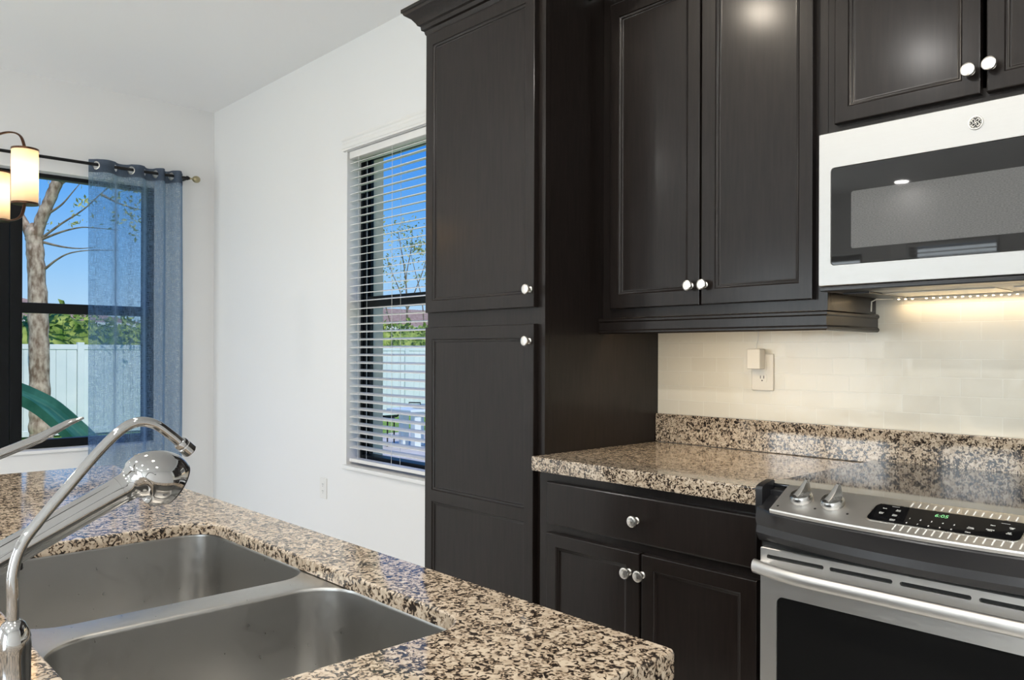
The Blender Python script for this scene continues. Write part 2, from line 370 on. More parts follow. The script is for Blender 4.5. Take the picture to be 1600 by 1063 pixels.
w2 = window('window_2', (XL - .11, .6, .61)); win_frame(w2, 'y', .15, 1.12, .61, 2.37, XL - .155, XL - .085, 1.508, .058, .026, .055)
w3 = window('window_3', (-3.4, W + .125, .605)); win_frame(w3, 'x', KW[0], KW[1], KW[2], KW[3], W + .088, W + .165, 1.512, .018, .026, .05)
w4 = window('window_4', (-2.8, YF - .12, .9)); win_frame(w4, 'x', FW[0], FW[1], FW[2], FW[3], YF - .16, YF - .09, 1.6)
d1 = window('added_door_1', (-4.5, YF - .12, 0)); d2 = window('added_door_2', (1.15, YF - .12, 0))  # unseen glazed doors, added for the light and reflections they give
for dd, fd in ((d1, FD), (d2, FD2)):
    mb = MB(); xm = (fd[0] + fd[1]) / 2
    for a, b, z0, z1 in ((fd[0] + .001, fd[0] + .06, .001, 2.299), (fd[1] - .06, fd[1] - .001, .001, 2.299), (xm - .04, xm + .04, .05, 2.24), (fd[0] + .06, fd[1] - .06, 2.24, 2.299), (fd[0] + .06, fd[1] - .06, .001, .05)):
        mb.box(a, b, YF - .15, YF - .09, z0, z1, .003)
    mb.build('frame', M['black_frame'], dd)
    for a, b in ((fd[0] + .061, xm - .041), (xm + .041, fd[1] - .061)):
        MB().box(a, b, YF - .122, YF - .118, .051, 2.239).build('pane', M['glass'], dd)
# outer stucco reveal of the kitchen window
structure(MB().box(KW[0] + .0005, KW[0] + .008, W + .168, W + .236, KW[2] + .001, KW[3] - .001).build('trim_4', M['reveal'], smooth=False))
# sills
structure(MB().box(KW[0] - .02, KW[1] + .02, W - .022, W + .0865, .583, .6045, .005).build('trim_2', M['trim']))
structure(MB().box(XL - .084, XL + .022, LW[0] - .02, LW[1] + .02, .588, .6095, .005).build('trim_3', M['trim']))

# ------------------------------------------------------------------ recessed ceiling lights (the room's lamps)
def recessed(x, y, power, label, col=(1, .97, .93)):
    t = thing('recessed_light', label, 'ceiling light', (x, y, H), 'recessed ceiling lights')
    MB().lathe([(.066, -.0005), (.092, -.0005), (.092, -.004), (.086, -.009), (.070, -.009), (.066, -.004)], (x, y, H), n=40).build('trim_ring', M['trim'], t)
    MB().lathe([(.0005, -.0045), (.064, -.0045), (.064, -.0015), (.0005, -.0015)], (x, y, H), n=32).build('lens', M['lens'], t)
    ld = bpy.data.lights.new('recessed lamp', 'AREA'); ld.shape = 'DISK'; ld.size = .12; ld.energy = power * EXPO_LAMPS; ld.color = col
    lo = bpy.data.objects.new('lamp', ld); lo.location = (x, y, H - .012); C.objects.link(lo); lo.parent = t; lo.matrix_parent_inverse = Matrix.Translation((-x, -y, -H))
cans = [(-2.10, .45, 20, 'recessed ceiling light above the aisle near the pantry', (1, .88, .72)), (-.70, .45, 14, 'recessed ceiling light above the aisle before the range', (1, .88, .72)),
        (.70, .45, 14, 'recessed ceiling light at the right end of the aisle'), (-1.75, -.75, 20, 'recessed ceiling light above the bar side of the island'),
        (-.35, -.75, 16, 'recessed ceiling light just behind the camera'), (1.1, -.75, 16, 'recessed ceiling light beside the right wall'),
        (-3.21, -4.28, 7, 'recessed ceiling light nearest the blinds behind the camera'), (-.6, -2.8, 24, 'recessed ceiling light before the wide glazed door'),
        (-4.6, -1.6, 24, 'recessed ceiling light above the sitting area'), (1.2, -2.8, 22, 'recessed ceiling light in the corner behind the camera')]
for cn in cans: recessed(*cn)
# daylight lamps added outside the glazed doors and the window behind the camera
for dd, (b0, b1, z0, z1), pw in ((d1, FD, 72), (d2, FD2, 108), (w4, FW, 21)):
    ld = bpy.data.lights.new('door daylight', 'AREA'); ld.shape = 'RECTANGLE'; ld.size = b1 - b0 - .1; ld.size_y = z1 - z0 - .1; ld.energy = pw; ld.color = (.93, .97, 1)
    lo = bpy.data.objects.new('added_daylight', ld); lo.location = ((b0 + b1) / 2, YF - .17, (z0 + z1) / 2); lo.rotation_euler = (radians(90), 0, 0); C.objects.link(lo)
    lo.parent = dd; lo.matrix_parent_inverse = Matrix.Translation(-Vector(dd.location))

# ------------------------------------------------------------------ cabinets
def door_front(mb, x0, x1, z0, z1, yf, t, ops=(), e=.003):
    def ring(i, y): return [(x0 + i, y, z0 + i), (x1 - i, y, z0 + i), (x1 - i, y, z1 - i), (x0 + i, y, z1 - i)]
    mb.loops([ring(0, yf + t), ring(0, yf + e), ring(e * .3, yf + e * .3), ring(e, yf)], cap1=False)
    a0, a1, c0, c1 = x0 + e, x1 - e, z0 + e, z1 - e
    if not ops: mb.quad((a0, yf, c0), (a1, yf, c0), (a1, yf, c1), (a0, yf, c1)); return mb
    zc = c0
    for ox0, ox1, oz0, oz1 in sorted(ops, key=lambda q: q[2]):
        mb.quad((a0, yf, zc), (a1, yf, zc), (a1, yf, oz0), (a0, yf, oz0))
        mb.quad((a0, yf, oz0), (ox0, yf, oz0), (ox0, yf, oz1), (a0, yf, oz1)); mb.quad((ox1, yf, oz0), (a1, yf, oz0), (a1, yf, oz1), (ox1, yf, oz1))
        def r2(i, y): return [(ox0 + i, y, oz0 + i), (ox1 - i, y, oz0 + i), (ox1 - i, y, oz1 - i), (ox0 + i, y, oz1 - i)]
        mb.loops([r2(0, yf), r2(.0006, yf + .0018), r2(.0020, yf + .0036), r2(.0042, yf + .0050), r2(.0068, yf + .0058), r2(.0088, yf + .0060), r2(.0094, yf + .0085), r2(.0112, yf + .0098), r2(.0135, yf + .0104), r2(.0160, yf + .0105)], cap0=False)
        zc = oz1
    mb.quad((a0, yf, zc), (a1, yf, zc), (a1, yf, c1), (a0, yf, c1)); return mb
def knob(x, yf, z, parent):
    return MB().lathe([(.0095, 0), (.0095, .002), (.0065, .004), (.0058, .012), (.0075, .016), (.0135, .0175), (.0158, .0195), (.0162, .0225), (.0150, .0250), (.012, .0264), (.0105, .0262), (.006, .0268), (.0005, .0270)],
                      (x, yf, z), (0, -1, 0), 28).build('knob', M['nickel'], parent)
def frame_front(mb, x0, x1, z0, z1, y0, y1, openings):
    xs = sorted({x0, x1, *[o[0] for o in openings], *[o[1] for o in openings]}); zs = sorted({z0, z1, *[o[2] for o in openings], *[o[3] for o in openings]})
    for i in range(len(xs) - 1):
        for j in range(len(zs) - 1):
            cx, cz = (xs[i] + xs[i + 1]) / 2, (zs[j] + zs[j + 1]) / 2
            if any(o[0] < cx < o[1] and o[2] < cz < o[3] for o in openings): continue
            mb.box(xs[i], xs[i + 1], y0, y1, zs[j], zs[j + 1])
    return mb
def carcass(mb, x0, x1, y0, y1, z0, z1, t=.016):
    mb.box(x0, x0 + t, y0, y1, z0, z1); mb.box(x1 - t, x1, y0, y1, z0, z1); mb.box(x0 + t, x1 - t, y0, y1, z0, z0 + t)
    mb.box(x0 + t, x1 - t, y0, y1, z1 - t, z1); mb.box(x0 + t, x1 - t, y1 - t, y1, z0 + t, z1 - t); return mb
G = .001
CROWN = [(0, 0), (.006, 0), (.010, .006), (.012, .016), (.020, .020), (.022, .034), (.030, .038), (.034, .046), (.046, .062), (.060, .072), (.066, .076), (.070, .084), (.074, .086), (.074, .098), (0, .098)]
# pantry
PZT = 2.402
pan = thing('pantry_cabinet', 'tall dark espresso pantry cabinet beside the window with blinds', 'cabinet', (-2.07, 2.08, 0))
mb = MB(); carcass(mb, PL, PR, 1.81, W - .001, .10, PZT + .03); mb.build('body', M['cab'], pan, smooth=False)
mb = MB(); frame_front(mb, PL, PR, .10, PZT + .03, 1.7905, 1.8095, [(PL + .035, PR - .05, .14, 1.315), (PL + .035, PR - .05, 1.385, 2.385)]); mb.build('face_frame', M['cab'], pan, smooth=False)
MB().box(PL + .02, PR - .001, 1.86, 1.88, 0, .099).build('toe_kick', M['cab'], pan, smooth=False)
DX0, DX1 = PL + .010, PR - .0305
up = door_front(MB(), DX0, DX1, 1.377, 2.392, 1.7705, .0195, [(DX0 + .041, DX1 - .041, 1.4195, 2.3485)]).build('door', M['cab'], pan, ang=32); up['label'] = 'upper pantry door with one recessed panel'
lo_ = door_front(MB(), DX0, DX1, .13, 1.324, 1.7705, .0195, [(DX0 + .041, DX1 - .041, .735, 1.2805), (DX0 + .041, DX1 - .041, .172, .6945)]).build('door', M['cab'], pan, ang=32); lo_['label'] = 'lower pantry door with two recessed panels'
knob(-1.816, 1.7705, 1.433, up); knob(-1.819, 1.7705, 1.270, lo_)
cr = [(o_ * 1.0, PZT - .003 + z) for o_, z in CROWN]
MB().sweep([(PL, W - .002), (PL, 1.7905), (PR, 1.7905), (PR, 2.0)], cr, side=1).build('crown_moulding', M['cab'], pan, ang=25)

# upper cabinet left of the microwave
upc = thing('wall_cabinet', 'dark two-door wall cabinet between the tall pantry and the microwave', 'cabinet', (-1.38, 2.2, 1.35))
U0, U1 = PR + G, RX - G
mb = MB(); carcass(mb, U0, U1, 2.0865, W - .007, 1.349, 2.43); mb.build('body', M['cab'], upc, smooth=False)
mb = MB(); frame_front(mb, U0, U1, 1.349, 2.43, 2.0675, 2.0855, [(U0 + .06, U1 - .05, 1.40, 2.375)]); mb.build('face_frame', M['cab'], upc, smooth=False)
dl = door_front(MB(), -1.7245, -1.3755, 1.3785, 2.385, 2.0475, .0195, [(-1.6885, -1.4175, 1.4235, 2.337)]).build('door', M['cab'], upc, ang=32)
dr = door_front(MB(), -1.3700, -1.0215, 1.3785, 2.385, 2.0475, .0195, [(-1.3225, -1.0595, 1.4235, 2.337)]).build('door', M['cab'], upc, ang=32)
knob(-1.4045, 2.0475, 1.4365, dl); knob(-1.3545, 2.0475, 1.4365, dr)
RAIL = [(-.012, -.052), (.018, -.052), (.0225, -.048), (.0225, -.043), (.0185, -.038), (.0185, -.014), (.0225, -.010), (.0225, -.004), (.0185, 0), (-.012, 0)]
MB().sweep([(U0, 2.066), (U1 - .012, 2.066), (U1 - .012, W - .008)], [(o_, 1.3475 + z) for o_, z in RAIL], side=1).build('light_rail', M['cab'], upc, ang=25)
MB().sweep([(U0 + .08, 2.0675), (U1, 2.0675)], [(o_, 2.402 + z) for o_, z in CROWN], side=1).build('crown_moulding', M['cab'], upc, ang=25)

# cabinet over the microwave
ovc = thing('over_range_cabinet', 'short dark wall cabinet directly above the microwave', 'cabinet', (-.6, 2.2, 1.8))
mb = MB(); carcass(mb, RX, RR, 2.0865, W - .001, 1.8075, 2.43); mb.build('body', M['cab'], ovc, smooth=False)
mb = MB(); frame_front(mb, RX, RR, 1.8075, 2.43, 2.0675, 2.0855, [(RX + .05, RR - .05, 1.85, 2.375)]); mb.build('face_frame', M['cab'], ovc, smooth=False)
dl = door_front(MB(), -.9630, -.6175, 1.834, 2.385, 2.0475, .0195, [(-.9270, -.6560, 1.8725, 2.337)]).build('door', M['cab'], ovc, ang=32)
dr = door_front(MB(), -.6055, -.2600, 1.834, 2.385, 2.0475, .0195, [(-.5690, -.2965, 1.8725, 2.337)]).build('door', M['cab'], ovc, ang=32)
knob(-.6375, 2.0475, 1.889, dl); knob(-.5940, 2.0475, 1.892, dr)
MB().sweep([(RX, 2.0675), (RR, 2.0675)], [(o_, 2.402 + z) for o_, z in CROWN], side=1).build('crown_moulding', M['cab'], ovc, ang=25)

# base cabinet
bc = thing('base_cabinet', 'dark base cabinet with a drawer over two doors, left of the range', 'cabinet', (-1.38, 2.08, 0))
B0, B1 = PR + G, RX - G - .003
mb = MB(); carcass(mb, B0, B1, 1.7905, W - .001, .10, .868); mb.build('body', M['cab'], bc, smooth=False)
mb = MB(); frame_front(mb, B0, B1, .10, .868, 1.7705, 1.7895, [(B0 + .06, B1 - .04, .14, .67), (B0 + .06, B1 - .04, .715, .83)]); mb.build('face_frame', M['cab'], bc, smooth=False)
MB().box(B0, B1, 1.85, 1.87, 0, .099).build('toe_kick', M['cab'], bc, smooth=False)
dw = door_front(MB(), -1.7225, -1.0105, .7105, .8400, 1.7505, .0195, e=.005).build('drawer', M['cab'], bc, ang=32)
dl = door_front(MB(), -1.7225, -1.3655, .125, .6845, 1.7505, .0195, [(-1.6830, -1.4110, .17, .6465)]).build('door', M['cab'], bc, ang=32)
dr = door_front(MB(), -1.3585, -1.0105, .125, .6845, 1.7505, .0195, [(-1.3200, -1.0545, .17, .6465)]).build('door', M['cab'], bc, ang=32)
knob(-1.3745, 1.7505, .7735, dw); knob(-1.4000, 1.7505, .6280, dl); knob(-1.3540, 1.7505, .6285, dr)

# ------------------------------------------------------------------ counter and splash
ct = thing('granite_countertop', 'short speckled granite countertop between the pantry and the range', 'countertop', (-1.38, 2.05, .87))
MB().box(PR + .0005, RX - .0035, 1.7305, W - .0205, .8695, CT, .004, 3).build('slab', M['granite'], ct, ang=50)
tag(MB().box(PR + .0005, RR + .30, W - .020, W - .0004, .9145, 1.0156, .0025).build('granite_backsplash', M['granite'], ang=50),
    'long low granite backsplash strip under the cream tiles', 'backsplash')

for k, (dx_, where) in enumerate(((RR - PR, 'right of the microwave'), (RR - PR + .783, 'at the right end of the run'))):  # cabinets and counters added out of view for their dark reflections
    copy_thing(upc, (dx_, 0, 0), 'added unseen dark two-door wall cabinet ' + where)
    copy_thing(bc, (dx_, 0, 0), 'added unseen dark base cabinet with a drawer over two doors, ' + ('right of the range' if k == 0 else where))
    copy_thing(ct, (dx_, 0, 0), 'added unseen short granite countertop ' + ('right of the range' if k == 0 else where))

# ------------------------------------------------------------------ wall outlet with plug-in adapter
def outlet(cx, cz, mt, label, yw, slots=True):
    t = thing('wall_outlet', label, 'outlet', (cx, yw, cz))
    MB().box(cx - .039, cx + .039, yw - .006, yw - .0003, cz - .060, cz + .060, .0035, 3).build('cover_plate', mt, t)
    for dz in (.0195, -.0195):
        pts = [(cx + .0165 * max(-1, min(1, 1.25 * cos(a))), cz + dz + .0145 * max(-1, min(1, 1.2 * sin(a)))) for a in (2 * pi * q / 24 for q in range(24))]
        s_ = MB().prism(pts, lambda a, b, d: (a, d, b), yw - .0068, yw - .004).build('socket', mt, t)
        sl = MB()
        for dx in (-.006, .006): sl.box(cx + dx - .0011, cx + dx + .0011, yw - .0071, yw - .0060, cz + dz - .001, cz + dz + .008)
        sl.lathe([(.0005, 0), (.0024, 0), (.0024, .001), (.0005, .001)], (cx, yw - .0070, cz + dz - .0075), (0, 1, 0), 12)
        sl.build('slots', M['slot'], s_, smooth=False)
    return t
YT = W - .006
outlet(-1.3490, 1.1722, M['cream_plastic'], 'white double outlet on the cream tiles with an adapter plugged in', YT)
outlet(-4.150, .4430, M['white_plastic'], 'white outlet low on the bare wall left of the blinds', W)
ad = thing('power_adapter', 'white block adapter plugged into the outlet on the tiles', 'adapter', (-1.362, YT - .03, 1.215))
MB().box(-1.3855, -1.3385, YT - .0405, YT - .0075, 1.1825, 1.2475, .003, 3).build('block', M['cream_plastic'], ad)
MB().tube([(-1.362, YT - .020, 1.246), (-1.362, YT - .019, 1.26), (-1.364, YT - .008, 1.275), (-1.364, YT - .004, 1.31), (-1.365, YT - .004, 1.348)], .0011, 8).build('cable', M['cord'], ad)

# ------------------------------------------------------------------ under-cabinet light strips
def strip(x0, x1, y, z, n, label, skip=(), power=3.0, yl=None):
    t = thing('led_strip', label, 'light strip', ((x0 + x1) / 2, y, z))
    MB().box(x0 - .012, x1 + .008, y - .005, y + .005, z, z + .0018).build('tape', M['white_plastic'], t, smooth=False)
    for i in range(n):
        if i in skip: continue
        x = x0 + (x1 - x0) * i / (n - 1)
        MB().box(x - .0024, x + .0024, y - .0024, y + .0024, z - .0022, z, .0006, 1).build('bead', M['bead'], t)
    ld = bpy.data.lights.new('strip lamp', 'AREA'); ld.shape = 'RECTANGLE'; ld.size = x1 - x0; ld.size_y = .012; ld.energy = power; ld.color = (1, .76, .46)
    o = bpy.data.objects.new('lamp', ld); o.location = ((x0 + x1) / 2, y, z - .004); C.objects.link(o); o.parent = t; o.matrix_parent_inverse = Matrix.Translation(-Vector(t.location))
    return t
st = strip(-.914, -.235, W - .032, 1.3880, 38, 'glowing bead light strip under the back of the microwave', (3,), .5)
MB().tube([(-.930, W - .032, 1.3890), (-.945, W - .045, 1.3890), (-.957, W - .075, 1.388), (-.966, W - .090, 1.380), (-.966, W - .092, 1.352)], .0020, 8).build('cable', M['cream_plastic'], st)
strip(PR + .06, RX - .06, 2.11, 1.3445, 34, 'light strip under the two-door wall cabinet behind its rail', (), 1.3)

# ------------------------------------------------------------------ microwave
mw = thing('microwave', 'stainless over-the-range microwave with a dark window', 'microwave', (-.6, 2.19, 1.4))
X0, X1 = RX + .002, RR - .002; YM = 2.0076; Z0, Z1 = 1.4075, 1.8028
MB().box(X0 + .004, X1 - .004, YM + .030, W - .007, 1.4015, Z1 - .002, .003).build('housing', M['black_plastic'], mw)
dx1 = X1 - .17
def mwd(pts, y): return [(a, y, b) for a, b in pts]
wo = (-.9530, dx1 - .04, 1.4595, 1.7110)
mb = MB(); n_ = 6
outer = rrect(X0, dx1, Z0, Z1, .003, n_); inner = rrect(*wo, .010, n_)
mb.loops([mwd(outer, YM + .028), mwd(outer, YM + .003), mwd(rrect(X0 + .002, dx1 - .002, Z0 + .002, Z1 - .002, .003, n_), YM), mwd(inner, YM), mwd(rrect(wo[0] + .0015, wo[1] - .0015, wo[2] + .0015, wo[3] - .0015, .009, n_), YM + .003)], cap1=False)
dr = mb.build('door', M['steel'], mw, ang=30)
MB().prism(rrect(wo[0] + .0017, wo[1] - .0017, wo[2] + .0017, wo[3] - .0017, .009, n_), lambda a, b, d: (a, d, b), YM + .0022, YM + .010).build('window', M['mw_glass'], dr, smooth=False)
MB().prism(rrect(-.9000, wo[1] - .05, 1.4995, 1.6440, .006, n_), lambda a, b, d: (a, d, b), YM + .0017, YM + .006).build('window_screen', M['mw_mesh'], dr, smooth=False)
MB().box(dx1 + .001, X1, YM, YM + .028, Z0, Z1, .003).build('control_panel', M['black_plastic'], mw)
hb = MB().tube([(dx1 - .022, YM - .002, 1.45), (dx1 - .022, YM - .035, 1.47), (dx1 - .022, YM - .04, 1.60), (dx1 - .022, YM - .035, 1.74), (dx1 - .022, YM - .002, 1.76)], .009, 14); hb.build('handle', M['steel'], dr)
MB().box(X0 + .002, X1 - .002, YM + .004, YM + .07, 1.3945, 1.4068, .003).build('lower_grille', M['black_plastic'], mw)
mb = MB(); mb.box(X0 + .012, X1 - .012, YM + .072, W - .05, 1.3945, 1.4010, .001)
un = mb.build('underside', M['steel'], mw)
for a, b in ((-.900, -.62), (-.58, -.30)):
    MB().box(a, b, 2.165, 2.31, 1.3915, 1.3943, .001).build('grease_filter', M['filter'], un, smooth=False)
MB().box(X0 + .03, X0 + .10, YM + .075, YM + .32, 1.3890, 1.3942, .002).build('vent_plate', M['black_plastic'], un)
# round badge: disc, rim, dark field and looping monogram
bx_, bz_ = -.6142, 1.7575
bd = MB().lathe([(.0005, .0030), (.0125, .0030), (.0135, .0040), (.0152, .0040), (.0160, .0028), (.0160, 0), (.0005, 0)], (bx_, YM, bz_), (0, -1, 0), 40).build('badge', M['nickel'], dr)
MB().lathe([(.0005, .0034), (.0122, .0034), (.0122, .0028), (.0005, .0028)], (bx_, YM, bz_), (0, -1, 0), 36).build('badge_field', M['slot'], bd)
yb = YM - .0038; mg = MB()
for k in range(4):
    a0 = radians(45 + 90 * k); cx, cz = bx_ + .0062 * cos(a0), bz_ + .0062 * sin(a0)
    mg.tube([(cx + .0032 * cos(a), yb, cz + .0032 * sin(a)) for a in (a0 + pi + t * 1.75 * pi / 14 for t in range(15))], .00085, 6)
    mg.tube([(bx_, yb, bz_), (bx_ + .003 * cos(a0), yb, bz_ + .003 * sin(a0))], .0009, 6)
for k in range(12):
    a0 = 2 * pi * k / 12; mg.tube([(bx_ + .0108 * cos(a0 + q), yb, bz_ + .0108 * sin(a0 + q)) for q in (-.17, -.06, .06, .17)], .0007, 6)
mg.build('monogram', M['nickel'], bd)

# ------------------------------------------------------------------ range
rg = thing('range', 'stainless slide-in electric range with black glass cooktop', 'range', (-.6, 2.0, 0))
RG0, RG1 = RX + .0005, RR - .0005; XC = -.585; HWD = .40; YD = 1.7055
def bow(x, b): return b * max(0, 1 - ((x - XC) / HWD) ** 2)
MB().box(RG0 + .006, RG1 - .006, 1.742, W - .021, .02, .912, .002).build('body', M['black_plastic'], rg, smooth=False)
mb = MB()
ns = 24; xs = [RG0 + .003 + (RG1 - RG0 - .006) * i / ns for i in range(ns + 1)]
MB().box(RG0 + .0005, RG1 - .0005, 1.756, W - .0212, .9150, .9255, .003).build('cooktop', M['black_glass'], rg)
# sloped control panel
def pfront(x): return 1.672 - bow(x, .050)
ZB, ZF, YB = .9265, .8835, 1.754
xl, xr = -.9270, RG1 - .05
pxs = [xl + (xr - xl) * i / 30 for i in range(31)]
rings = []
for x in pxs:
    k = (x - xl) / (xr - xl); yf = pfront(x)
    rings.append([(x, YB, ZB - .010), (x, YB, ZB - .001), (x, YB - .003, ZB), (x, YB - .012, ZB - .002), (x, yf + .006, ZF + .0015), (x, yf + .001, ZF - .0005), (x, yf, ZF - .004), (x, yf + .002, ZF - .010), (x, yf + .02, ZF - .012)])
pnl = MB().loops(rings).build('control_panel', M['range_steel'], rg, ang=30)
def on_panel(x, v, lift=0.0):
    """v 0 at the front edge, 1 at the back edge of the sloping face"""
    yf = pfront(x) + .006; y = yf + (YB - .012 - yf) * v; z = ZF + .0015 + (ZB - .002 - ZF - .0015) * v
    return Vector((x, y - .38 * lift, z + .92 * lift))
PN = Vector((0, -.40, .916)); PB = Vector((0, .916, .40))
# black side horn at the left of the panel, beside the counter
mb = MB(); mb.prism([(1.704, .866), (1.704, .916), (1.707, .922), (1.720, .927), (1.757, .9335), (1.762, .930), (1.762, .866)], lambda a, b, d: (d, a, b), RG0 - .0012, RG0 + .016)
mb.build('side_cap', M['black_plastic'], rg, ang=30)
# horn front part resting in front of counter edge
# black front band under the panel
rings = []
for x in xs:
    yf = 1.694 - bow(x, .066); yt = pfront(min(max(x, xl), xr)) + .003
    if x < xl: yt = 1.7005 + (yt - 1.7005) * max(0, (x - RG0 - .012) / (xl - RG0 - .012))
    yt = min(yt, 1.7005)
    rings.append([(x, 1.745, .900 if x < xl else .878), (x, yt + .003, .874), (x, yt, .868), (x, yf + .004, .846), (x, yf + .010, .832), (x, yf + .006, .816), (x, yf + .016, .800), (x, 1.715, .794), (x, 1.745, .794)])
MB().loops(rings).build('front_band', M['black_plastic'], rg, ang=30)
MB().box(RG0 + .008, RG1 - .008, 1.720, 1.741, .775, .793).build('vent_gap', M['slot'], rg, smooth=False)
# knobs
def range_knob(x, v):
    o = on_panel(x, v); ax = PN.normalized(); rot_ = Matrix.Rotation(radians(-28), 3, ax); bk_ = rot_ @ PB.normalized(); sx = rot_ @ Vector((1, 0, 0))
    mb = MB().lathe([(.0235, 0), (.0245, .002), (.0245, .004), (.0255, .006), (.0248, .012), (.0215, .0165), (.012, .0185), (.0005, .019)], o, ax, 36)
    kb = mb.build('control_knob', M['knob_steel'], pnl)
    prof = [(-.0235, .008), (-.0228, .0130), (-.014, .0175), (-.004, .0225), (.006, .0290), (.014, .0365), (.0205, .0420), (.0240, .0425), (.0255, .0390), (.0225, .0250), (.0215, .008)]
    def ringat(sg, inset):
        r_ = []
        for u, h_ in prof:
            hw = .0095 * (1 - .60 * max(0, (h_ - .012) / .031)) - inset
            r_.append(o + sx * (sg * hw) + bk_ * (u * (1 - inset * 12)) + ax * (h_ - (inset * .8 if h_ > .01 else 0)))
        return r_
    MB().loops([ringat(-1, 0), ringat(-1, -.0) if False else ringat(-.55, -.0006), ringat(.55, -.0006), ringat(1, 0)]).build('grip', M['knob_steel'], kb, ang=30)
    return kb
for x, v in ((-.8700, .52), (-.7960, .52), (-.37, .52), (-.30, .52)): range_knob(x, v)
dts = MB()
for x, v in ((-.826, .27), (-.752, .28), (-.913, .12)):
    o = on_panel(x, v, .0003); dts.lathe([(.0004, 0), (.0028, 0), (.0028, .0003), (.0004, .0003)], o, PN, 12)
dts.build('indicator_dots', M['slot'], pnl, smooth=False)
# display
DXA, DXB = -.7130, -.4330
def dsp(pts, lift): return [on_panel(x, v, lift) for x, v in pts]
def strip_plate(name, xa, xb, v0, v1, rx, rv_, lo_, hi_, material, ins=0):
    rings = []; n = 36
    cs = sorted({xa + rx * (1 - cos(pi / 2 * q / 6)) for q in range(7)} | {xb - rx * (1 - cos(pi / 2 * q / 6)) for q in range(7)} | {xa + rx + (xb - xa - 2 * rx) * q / n for q in range(n + 1)})
    for x in cs:
        e = min(x - xa, xb - x); k = rv_ * (1 - sqrt(max(0, 1 - (1 - min(1, e / rx)) ** 2)))
        rings.append([on_panel(x, v0 + k, lo_), on_panel(x, v0 + k, hi_), on_panel(x, v1 - k, hi_), on_panel(x, v1 - k, lo_)])
    return MB().loops(rings).build(name, material, pnl, ang=30, wn=False)
strip_plate('display_bezel', DXA, DXB, .20, .83, .014, .13, -.001, .0006, M['nickel'])
dp = strip_plate('display', DXA + .0022, DXB - .0022, .225, .805, .012, .11, -.0008, .0011, M['black_glass'])
def ptxt(body, x, v, size, m_=None, nm='printed_label'):
    o = on_panel(x, v, .0013); text_mesh(nm, body, size, o, (1, 0, 0), PB, m_ or M['print'], dp)
ptxt('6:05', -.5800, .66, .0150, M['green_led'], 'clock_digits')
for i in range(5): ptxt(str(i + 1), -.6310 + .0205 * i, .44, .0062)
for i in range(5): ptxt('67890'[i], -.6310 + .0205 * i, .29, .0062)
for b_, x, v in (('Bake', -.690, .66), ('Broil\nHi/Lo', -.662, .64), ('Conv\nBake', -.690, .49), ('Conv\nRoast', -.662, .47), ('Warm\nProof', -.660, .31), ('Timer\nOn/Off', -.5200, .42), ('Clock', -.5200, .28),
                 ('Start', -.488, .60), ('Clear\nOff', -.456, .58), ('Cooking\nTime', -.488, .44), ('Self\nClean', -.456, .42)): ptxt(b_, x, v, .0042)
for x, v in ((-.672, .76), (-.470, .71)): ptxt('———', x, v, .0050)
for i in range(16):
    x = -.6470 + i * .0146
    for v0, v1 in ((.855, .985), (.02, .185)):
        o = [on_panel(x - .0013, v0, .0004), on_panel(x + .0013, v0, .0004), on_panel(x + .0013, v1, .0004), on_panel(x - .0013, v1, .0004)]
        MB().loops([[p - PN * .0008 for p in o], o]).build('panel_stripe', M['print'], pnl, smooth=False)
# oven door
DA, DB, DZ0, DZ1 = RG0 + .0105, RG1 - .0105, .20, .7815
wn = (-.9345, DB - .04, .33, .6745); slots_ = [(-.9590, -.8225), (-.8090, -.6755), (-.6605, -.5270), (-.5135, -.3800), (-.3670, -.2335)]
mb = MB(); nn = 6
def dl_(pts, y): return [(a, y, b) for a, b in pts]
bm_ = mb.bm
def ring_v(pts, y): return [bm_.verts.new((a, y, b)) for a, b in pts]
def ring_e(vs): return [bm_.edges.new((vs[i], vs[(i + 1) % len(vs)])) for i in range(len(vs))]
o_front = ring_v(rrect(DA + .002, DB - .002, DZ0 + .002, DZ1 - .002, .004, 3), YD); edges = ring_e(o_front)
holes = [(rrect(*wn, .016, nn), .004)] + [(rrect(a, b, .7575, .7665, .0042, 4), .012) for a, b in slots_]
for pts, dep in holes:
    v0 = ring_v(pts, YD); edges += ring_e(v0); v1 = ring_v(pts, YD + dep)
    for i in range(len(v0)): bm_.faces.new((v0[i], v0[(i + 1) % len(v0)], v1[(i + 1) % len(v0)], v1[i]))
o_mid = ring_v(rrect(DA, DB, DZ0, DZ1, .004, 3), YD + .002); o_back = ring_v(rrect(DA, DB, DZ0, DZ1, .004, 3), YD + .034)
for a, b in ((o_front, o_mid), (o_mid, o_back)):
    for i in range(len(a)): bm_.faces.new((a[i], a[(i + 1) % len(a)], b[(i + 1) % len(a)], b[i]))
bm_.faces.new(o_back)
bmesh.ops.triangle_fill(bm_, use_beauty=True, edges=edges)
od = mb.build('oven_door', M['range_steel'], rg, ang=30)
MB().prism(rrect(wn[0] - .003, wn[1] + .003, wn[2] - .003, wn[3] + .003, .016, nn), lambda a, b, d: (a, d, b), YD + .0032, YD + .012).build('window', M['oven_glass'], od, smooth=False)
mb = MB()
for a, b in slots_: mb.prism(rrect(a - .001, b + .001, .7565, .7675, .0042, 4), lambda q, w_, d: (q, d, w_), YD + .009, YD + .020)
mb.build('vent_backing', M['slot'], od, smooth=False)
hx0, hx1 = DA - .006, DB + .004
rings = []
